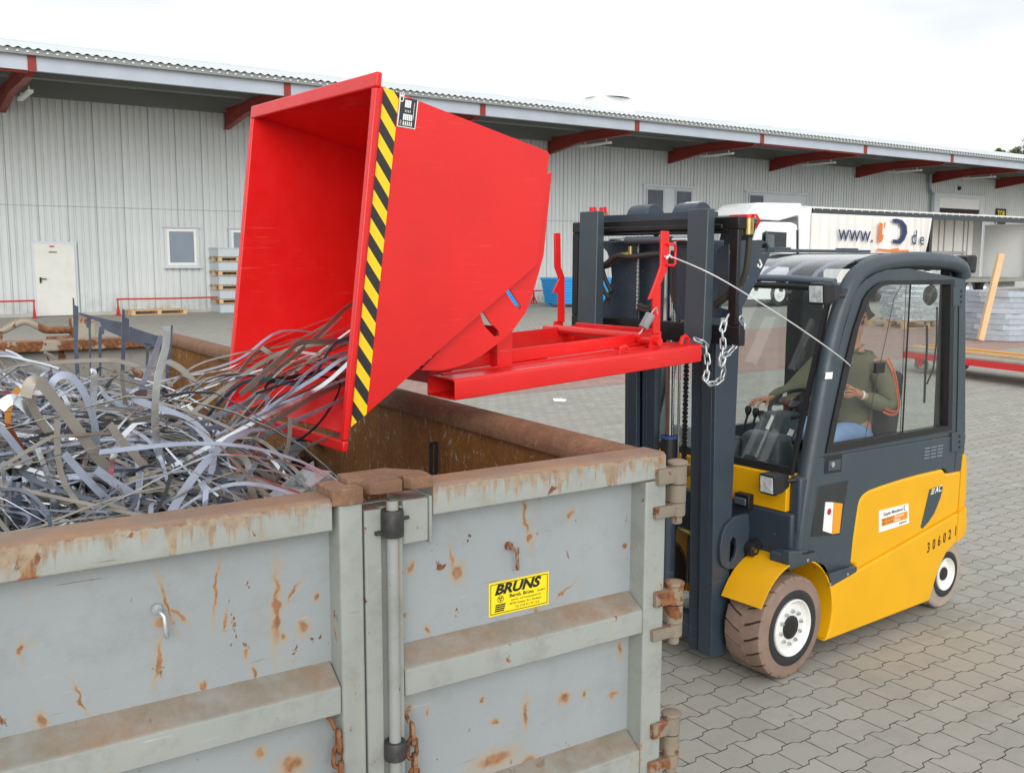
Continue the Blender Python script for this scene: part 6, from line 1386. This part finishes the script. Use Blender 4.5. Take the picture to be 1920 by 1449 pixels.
mb = MB(); q = up('F', 'x', XC+.045, 1195.5, 500); mb.tube([(XC+.046, q.y, 2.14+.012*k) for k in range(32)], [.004+.003*(k % 2) for k in range(32)], 6); fk.part('weld_seam', mb, GALV, car)
def cyl_px(m, x, a, b, r, n=12): m.cyl(tuple(up('F', 'x', x, *a)), tuple(up('F', 'x', x, *b)), r, n)
mb = MB(); cyl_px(mb, XC+.0, (1145,451), (1174,450.5), .012); cyl_px(mb, XC+.0, (1262,449.5), (1290,449), .012); fk.part('shift_rod', mb, CHROME, car, smooth=40)
mb = MB(); cyl_px(mb, XC+.0, (1174,451), (1259,450), .022); fk.part('shift_cylinder', mb, paint('cyl_grey', C('4a4f55'), .35), car, smooth=40)
HOSE = paint('hose_rubber', C('3a3631'), .6)
def hose(px, x, r, mt=HOSE): m = MB(); m.tube([tuple(p) for p in smooth_pts([up('F', 'x', x, a, b) for a, b in px], 4)], r, 8); return fk.part('hose', m, mt, car, smooth=60)
hose([(1126,496), (1134,499), (1144,496), (1156,486), (1166,481), (1190,481), (1215,478), (1238,476)], XC-.0, .017); hose([(1126,494), (1135,495), (1150,483), (1162,478)], XC-.03, .015); hose([(1128,490), (1131,510), (1138,530), (1146,547)], XC+.02, .013); hose([(1128,535), (1134,548), (1142,560)], XC+.02, .013)
hose([(1262,470), (1260,520), (1262,555), (1272,590)], XC+.09, .014); hose([(1268,470), (1266,520), (1268,560), (1276,590)], XC+.09, .014); hose([(1200,572), (1215,577), (1228,570)], XC+.04, .016); hose([(1198,578), (1214,583), (1230,577)], XC+.04, .016)
hose([(1372,541), (1355,556), (1340,567)], XC+.03, .014); hose([(1374,547), (1358,562), (1343,572)], XC+.03, .014); hose([(1405,445), (1403,475), (1398,510), (1388,535)], XC+.12, .017)
mb = MB(); cyl_px(mb, XC-.0, (1164,477), (1176,477), .014); cyl_px(mb, XC, (1176,477), (1181,477), .018); cyl_px(mb, XC, (1182,478), (1182,462), .013)
q = up('F', 'x', XC+.1, 1403, 422); mb.cyl((q.x, q.y, q.z-.05), (q.x, q.y, q.z+.035), .030, 16)
for px in (1113, 1131): q = up('F', 'x', XC+.05, px, 408); mb.cyl((q.x, q.y, q.z-.03), (q.x, q.y, q.z+.035), .020, 12)
fk.part('hose_fitting', mb, BRASS, car, smooth=40)
mb = MB()
for px in (1112, 1131): q = up('F', 'x', XC+.05, px, 395); mb.cyl((q.x, q.y, q.z-.008), (q.x, q.y, q.z+.018), .024, 12); mb.tube([(q.x, q.y+.02, q.z+.01), (q.x-.01, q.y-.03, q.z+.02), (q.x, q.y-.04, q.z-.03)], .005, 6)
q = up('F', 'x', XC+.1, 1403, 407); mb.cyl((q.x, q.y, q.z-.006), (q.x, q.y, q.z+.010), .034, 14); mb.bar((q.x, q.y+.12, q.z+.01), (q.x, q.y-.05, q.z+.01), .02, .008); mb.tube([(q.x, q.y-.05, q.z+.01), (q.x, q.y-.075, q.z-.02), (q.x, q.y-.05, q.z-.06)], .007, 6)
fk.part('dust_cap', mb, RED, car, smooth=40)
for (px0, px1, yy0, yy1) in ((1198, 1236, 383, 412), (1283, 1326, 379, 412)):
    a, b = up('F', 'x', -.36, px0, yy1), up('F', 'x', -.36, px1, yy0); y1, y0 = a.y, b.y; z0, z1 = 2.60, b.z; yc = (y0+y1)/2; w = (y1-y0)/2
    m = MB()
    m.prism([(-.47, z0)]+[(-.39+.08*math.cos(t), z1-.08+.08*math.sin(t)) for t in [math.pi-math.pi*k/10 for k in range(11)]]+[(-.31, z0)], y0, y1)
    pq = fk.part('pulley_bracket', m, DARK2, mast, bevel=.004); m = MB(); m.cyl((-.385, y0+.02, z1-.062), (-.385, y1-.045, z1-.062), .066 if px0 > 1250 else .05, 20); fk.part('pulley', m, GALV if px0 > 1250 else DARK2, mast, smooth=40)
# forks
XF = -.66
for k, (pa, pb) in enumerate(((1325, 1287), (1116, 1084))):
    y0, y1 = up('F', 'x', XF, pa, 500).y, up('F', 'x', XF, pb, 500).y; zt_ = up('F', 'x', XF, pa, 391 if k == 0 else 396).z
    if k == 1: y0, y1 = 1.0, 1.0+.158
    m = MB(); prof = [(XF, zt_), (XF+.055, zt_), (XF+.06, 1.96), (XF+.045, 1.90), (XF+.0, 1.868), (-2.2, 1.858), (-2.2, 1.872), (XF-.06, 1.918), (XF-.01, 1.95)]
    m.prism([(x, z+(0 if z > 1.97 else (x+2.315)*.043*.9)) for x, z in prof], y0, y1); fk.part('fork', m, DARK, bevel=.005)
# ------------------------------------------------------------------ cab inside
mb = MB(); mb.prism([(1.42, 1.02), (1.80, 1.02), (1.86, 1.10), (1.42, 1.14)], .42, .90); mb.prism([(1.68, 1.10), (1.80, 1.10), (1.87, 1.62), (1.80, 1.66), (1.72, 1.60)], .44, .88); fk.part('seat', mb, SEATM, bevel=.03, seg=3)
mb = MB(); mb.prism([(.16, .70), (.50, .70), (.47, 1.1), (.36, 1.30), (.24, 1.33), (.16, 1.2)], .62, 1.25); mb.prism([(.20, .8), (.44, .8), (.45, 1.2), (.34, 1.38), (.22, 1.36)], .30, .60); ds = fk.part('dashboard', mb, CABI, bevel=.04, seg=4)
mb = MB(); mb.prism([(.45, 1.0), (.58, 1.0), (.88, 1.38), (.84, 1.43), (.62, 1.44)], .58, .74); fk.part('steering_column', mb, CABI, ds, bevel=.03, seg=3)
mb = MB(); c_ = Vector((.86, .66, 1.475)); ax = Vector((-.5, 0, .86)).normalized(); u_ = Vector((0, 1, 0)); v_ = ax.cross(u_)
mb.tube([tuple(c_+u_*math.cos(t)*.165+v_*math.sin(t)*.165) for t in [2*math.pi*k/28 for k in range(28)]], .015, 8, True)
for t in (0, 2.1, 4.2): mb.tube([tuple(c_-ax*.03), tuple(c_+(u_*math.cos(t)+v_*math.sin(t))*.16)], .012, 6)
mb.cyl(tuple(c_-ax*.06), tuple(c_+ax*.0), .04, 14); fk.part('steering_wheel', mb, BLACK, smooth=50)
for (px, py, yy) in ((1403,768,.90), (1417,772,.84), (1428,777,.80)):
    q = up('F', 'y', yy, px, py); m = MB(); m.tube([(q.x-.05, yy, 1.28), (q.x-.01, yy, q.z-.05), tuple(q)], .009, 6); m.lathe([(0, .03), (.018, .025), (.024, 0), (.018, -.025), (.008, -.04)], tuple(q), (.1, 0, 1), 12); fk.part('control_lever', m, BLACK, ds, smooth=50)
mb = MB()
for (px, xx) in (([(1447,777), (1452,781), (1441,806), (1435,803)], .19), ([(1481,803), (1490,807), (1485,818), (1475,815)], .22), ([(1517,738), (1521,739), (1519,751), (1508,748)], .40), ([(1468,738), (1476,735), (1475,743), (1467,744)], .5)):
    ps = [up('F', 'x', xx, a, b) for a, b in px]; mb.add([tuple(p) for p in ps], [(0,1,2,3)])
fk.part('cab_label', mb, WLAB, ds, fixn=False)
mb = MB(); mb.box(.12, 1.7, .1, WD-.1, .66, .70); fk.part('cab_floor', mb, BLACK)
mb = MB(); q = up('F', 'x', 1.80, 1744, 553); mb.lathe([(0, .03), (.06, .02), (.075, 0), (.06, -.02), (0, -.03)], tuple(q), (1, -.6, -.1), 20); mb.tube([tuple(q), (q.x, q.y, q.z+.12)], .008, 6); fk.part('mirror', mb, paint('mirror_dull', C('6f746c'), .25, metal=.4), smooth=40)
mb = MB(); p = [up('F', 'x', 1.84, a, b) for a, b in ((1757,575), (1756,640), (1750,690), (1738,720), (1733,755), (1735,700), (1738,650), (1738,610))]; mb.tube([tuple(x) for x in p[:4]], .006, 6); mb.tube([tuple(x) for x in p[4:]], .008, 6); fk.part('rear_wiper', mb, BLACK)
# ------------------------------------------------------------------ driver
SKIN = paint('skin', C('c48a6e'), .5, var=.05, vsc=8); HAIRM = paint('hair_dark', C('3a2e24'), .7, var=.25, vsc=40, bump=.4, bsc=200)
SWEAT = paint('olive_fleece', C('726f58'), .9, var=.08, vsc=10, bump=.3, bsc=180); JEANS = paint('blue_denim', C('86a2cc'), .85, var=.15, vsc=8, bump=.25, bsc=160)
SHOEM = paint('shoe_black', (.02,.02,.02), .6); STRIPE = paint('orange_stripe', C('d9693f'), .8)
pr = Thing('person', 'F', (1.58, .66, 1.15), 'seated forklift driver in olive pullover with orange sleeve stripes and jeans, holding the rope', 'person')
def skinned(name, nodes, edges, mat_, root, parent, sub=2, extra=None):
    """one continuous surface grown over a jointed skeleton"""
    ks = list(nodes); me = bpy.data.meshes.new(name); ox, oy, oz = pr.off
    me.from_pydata([(nodes[k][0][0]-ox, nodes[k][0][1]-oy, nodes[k][0][2]-oz) for k in ks], [(ks.index(a), ks.index(b)) for a, b in edges], [])
    ob = bpy.data.objects.new(name, me); COL.objects.link(ob)
    md_ = ob.modifiers.new('skin', 'SKIN'); md_.use_smooth_shade = True
    for i, k in enumerate(ks):
        r = nodes[k][1]; r = r if isinstance(r, tuple) else (r, r); sv = me.skin_vertices[0].data[i]; sv.radius = r; sv.use_root = (k == root)
    ss = ob.modifiers.new('sub', 'SUBSURF'); ss.levels = sub; ss.render_levels = sub
    dg = bpy.context.evaluated_depsgraph_get(); m2 = bpy.data.meshes.new_from_object(ob.evaluated_get(dg))
    ob.modifiers.clear(); ob.data = m2; bpy.data.meshes.remove(me)
    if extra:
        bm = bmesh.new(); bm.from_mesh(m2); extra(bm); bm.to_mesh(m2); bm.free()
    for p in m2.polygons: p.use_smooth = True
    m2.materials.clear(); m2.materials.append(mat_); ob.parent = parent
    return ob
N = {'pel': ((1.58,.66,1.20), .085), 'sp1': ((1.59,.66,1.36), .09), 'sp2': ((1.575,.66,1.54), .10), 'che': ((1.545,.655,1.68), .095), 'nb': ((1.515,.65,1.80), .068), 'nk': ((1.49,.645,1.875), .052),
     'hb': ((1.500,.64,1.945), (.070,.066)), 'hm': ((1.485,.636,2.03), (.088,.080)), 'hu': ((1.487,.634,2.10), (.090,.080)), 'ht': ((1.495,.632,2.155), (.062,.058)), 'jaw': ((1.430,.628,1.965), (.042,.038)), 'fac': ((1.407,.625,2.04), (.040,.052)), 'nos': ((1.373,.620,2.035), (.014,.014)), 'brw': ((1.410,.627,2.095), (.04,.055)),
     'ls': ((1.545,.475,1.72), .050), 'lu': ((1.575,.41,1.57), .042), 'le': ((1.60,.385,1.415), .045), 'lf': ((1.48,.42,1.455), .042), 'lw': ((1.375,.465,1.510), .029), 'lp': ((1.315,.495,1.535), (.036,.026)),
     'rs': ((1.47,.835,1.735), .050), 'ru': ((1.35,.90,1.62), .042), 're': ((1.22,.95,1.495), .045), 'rf': ((1.07,.93,1.475), .042), 'rw': ((.93,.905,1.468), .029), 'rp': ((.855,.90,1.478), (.036,.024)),
     'lh': ((1.52,.555,1.18), .078), 'lt': ((1.28,.51,1.235), .085), 'lk': ((1.02,.49,1.25), .066), 'lc': ((.96,.49,1.08), .058), 'la': ((.90,.49,.85), .042), 'lfo': ((.78,.48,.79), .042), 'lto': ((.68,.475,.775), .032),
     'rh': ((1.52,.765,1.18), .078), 'rt': ((1.26,.82,1.24), .085), 'rk': ((.98,.86,1.25), .066), 'rc': ((.86,.86,1.08), .058), 'ra': ((.78,.855,.85), .042), 'rfo': ((.66,.85,.79), .042), 'rto': ((.56,.85,.775), .032)}
E_ = [('pel','sp1'),('sp1','sp2'),('sp2','che'),('che','nb'),('nb','nk'),('nk','hb'),('hb','hm'),('hm','hu'),('hu','ht'),('hb','jaw'),('hm','fac'),('fac','nos'),('hu','brw'),('che','ls'),('ls','lu'),('lu','le'),('le','lf'),('lf','lw'),('lw','lp'),('che','rs'),('rs','ru'),('ru','re'),('re','rf'),('rf','rw'),('rw','rp'),
      ('pel','lh'),('lh','lt'),('lt','lk'),('lk','lc'),('lc','la'),('la','lfo'),('lfo','lto'),('pel','rh'),('rh','rt'),('rt','rk'),('rk','rc'),('rc','ra'),('ra','rfo'),('rfo','rto')]
def fingers(pre, palm, pts):
    for i, chain in enumerate(pts):
        prev = palm
        for j, p in enumerate(chain):
            k = '%s%d%d' % (pre, i, j); N[k] = (p, (.0100, .0092, .0085, .0075)[j]); E_.append((prev, k)); prev = k
# left hand pinching the rope: fingers curl back on themselves, thumb closes from the side
fingers('lq', 'lp', [[(1.288,.470,1.556),(1.258,.478,1.570),(1.246,.505,1.566),(1.262,.522,1.558)],
                     [(1.278,.478,1.540),(1.244,.486,1.550),(1.230,.514,1.545),(1.250,.534,1.540)],
                     [(1.276,.486,1.522),(1.244,.494,1.526),(1.234,.520,1.522),(1.254,.538,1.520)],
                     [(1.280,.496,1.506),(1.254,.503,1.506),(1.246,.524,1.505),(1.262,.538,1.506)],
                     [(1.322,.520,1.560),(1.296,.532,1.577),(1.268,.528,1.580)]])
# right hand laid over the levers
fingers('rq', 'rp', [[(.812,.868,1.484),(.775,.862,1.478),(.748,.860,1.460),(.735,.862,1.440)],
                     [(.805,.890,1.488),(.762,.888,1.482),(.732,.888,1.462),(.720,.890,1.440)],
                     [(.807,.912,1.486),(.766,.914,1.480),(.738,.915,1.460),(.728,.915,1.440)],
                     [(.814,.932,1.480),(.782,.937,1.472),(.760,.939,1.455),(.750,.939,1.438)],
                     [(.850,.862,1.470),(.818,.842,1.462),(.790,.838,1.452)]])
def face(bm):
    o = Vector(pr.off)
    def ell(c, r, rot=(0,0,0), n=10):
        M_ = Matrix.Translation(Vector(c)-o) @ Euler(rot).to_matrix().to_4x4() @ Matrix.Diagonal((*r, 1)); bmesh.ops.create_uvsphere(bm, u_segments=n, v_segments=7, radius=1, matrix=M_)
    for s_ in (-1, 1):
        yy = .634+s_*.083; ell((1.497, yy, 2.015), (.020, .010, .034), (0, .2, .25*s_)); ell((1.503, yy-s_*-.004, 1.992), (.010, .008, .012)); ell((1.387, .626+s_*.030, 2.060), (.008, .012, .008))
    ell((1.381, .622, 1.990), (.012, .026, .008)); ell((1.377, .621, 2.020), (.014, .014, .010))
body_ = skinned('body', N, E_, SKIN, 'pel', pr.root, 2, face)
def sub_(keys, grow, extra=None):
    d = {k: (N[k][0], tuple((x+grow) for x in (N[k][1] if isinstance(N[k][1], tuple) else (N[k][1],)*2))) for k in keys}
    if extra: d.update(extra)
    return d, [(a, b) for a, b in E_ if a in d and b in d]
kd, ke = sub_(['pel','sp1','sp2','che','ls','lu','le','lf','rs','ru','re','rf'], .030, {'nb': ((1.515,.65,1.79), .078), 'cl': ((1.508,.648,1.835), .066), 'lw': ((1.385,.46,1.505), .040), 'rw': ((.945,.908,1.468), .042)})
kd['pel'] = ((1.585,.66,1.13), .150); kd['ls'] = (kd['ls'][0], .088); kd['rs'] = (kd['rs'][0], .088); kd['sp1'] = (kd['sp1'][0], .135); kd['sp2'] = (kd['sp2'][0], .142); kd['che'] = (kd['che'][0], .135); ke.append(('nb', 'cl'))
kd['le'] = (kd['le'][0], .066); kd['re'] = (kd['re'][0], .062)
sw_ = skinned('pullover', kd, ke, SWEAT, 'pel', pr.root)
kd, ke = sub_(['pel','lh','lt','lk','lc','rh','rt','rk','rc'], .020, {'la': ((.91,.49,.90), .062), 'ra': ((.79,.855,.90), .062)})
kd['pel'] = ((1.58,.66,1.16), .115)
skinned('jeans', kd, ke, JEANS, 'pel', pr.root)
kd, ke = sub_(['lfo','lto'], .010, {'la': ((.905,.49,.83), .05)}); skinned('shoe', kd, ke, SHOEM, 'la', pr.root)
kd, ke = sub_(['rfo','rto'], .010, {'ra': ((.785,.855,.83), .05)}); skinned('shoe', kd, ke, SHOEM, 'ra', pr.root)
hn = {'h0': ((1.560,.638,1.965), (.030,.050)), 'h1': ((1.540,.637,2.03), (.058,.074)), 'h2': ((1.515,.636,2.105), (.088,.086)), 'h3': ((1.490,.634,2.165), (.075,.072)), 'h4': ((1.430,.630,2.150), (.045,.062))}
skinned('hair', hn, [('h0','h1'),('h1','h2'),('h2','h3'),('h3','h4')], HAIRM, 'h2', pr.root)
# two orange stripes down the sleeve, just off the cloth
def stripe(off):
    m = MB(); pts, nr = [], []
    for (c, d) in (((1.56,.405,1.755), (-.2,-.9,.3)), ((1.585,.365,1.66), (0,-1,0)), ((1.597,.342,1.55), (.1,-1,0)), ((1.610,.327,1.44), (.2,-1,0)), ((1.595,.330,1.39), (.1,-1,-.3)), ((1.545,.345,1.385), (-.3,-1,-.3)), ((1.48,.362,1.41), (-.3,-1,-.2))):
        pts.append(Vector(c)); nr.append(Vector(d))
    P = smooth_pts(pts, 4); Q = smooth_pts(nr, 4); C_, W2 = [], []
    for i in range(len(P)):
        t = (P[min(i+1, len(P)-1)]-P[max(i-1, 0)]).normalized(); s_ = t.cross(Q[i]).normalized(); C_.append(P[i]+s_*off); W2.append(s_)
    m.ribbon(C_, W2, .014, .004); return pr.part('sleeve_stripe', m, STRIPE, sw_, smooth=50)
stripe(-.013); stripe(.013)
mb = MB(); mb.lathe([(.032, -.008), (.0335, 0), (.032, .008)], (1.365, .468, 1.512), (-.9, .4, .25), 16); pr.part('wrist_band', mb, WLAB, body_, smooth=50)
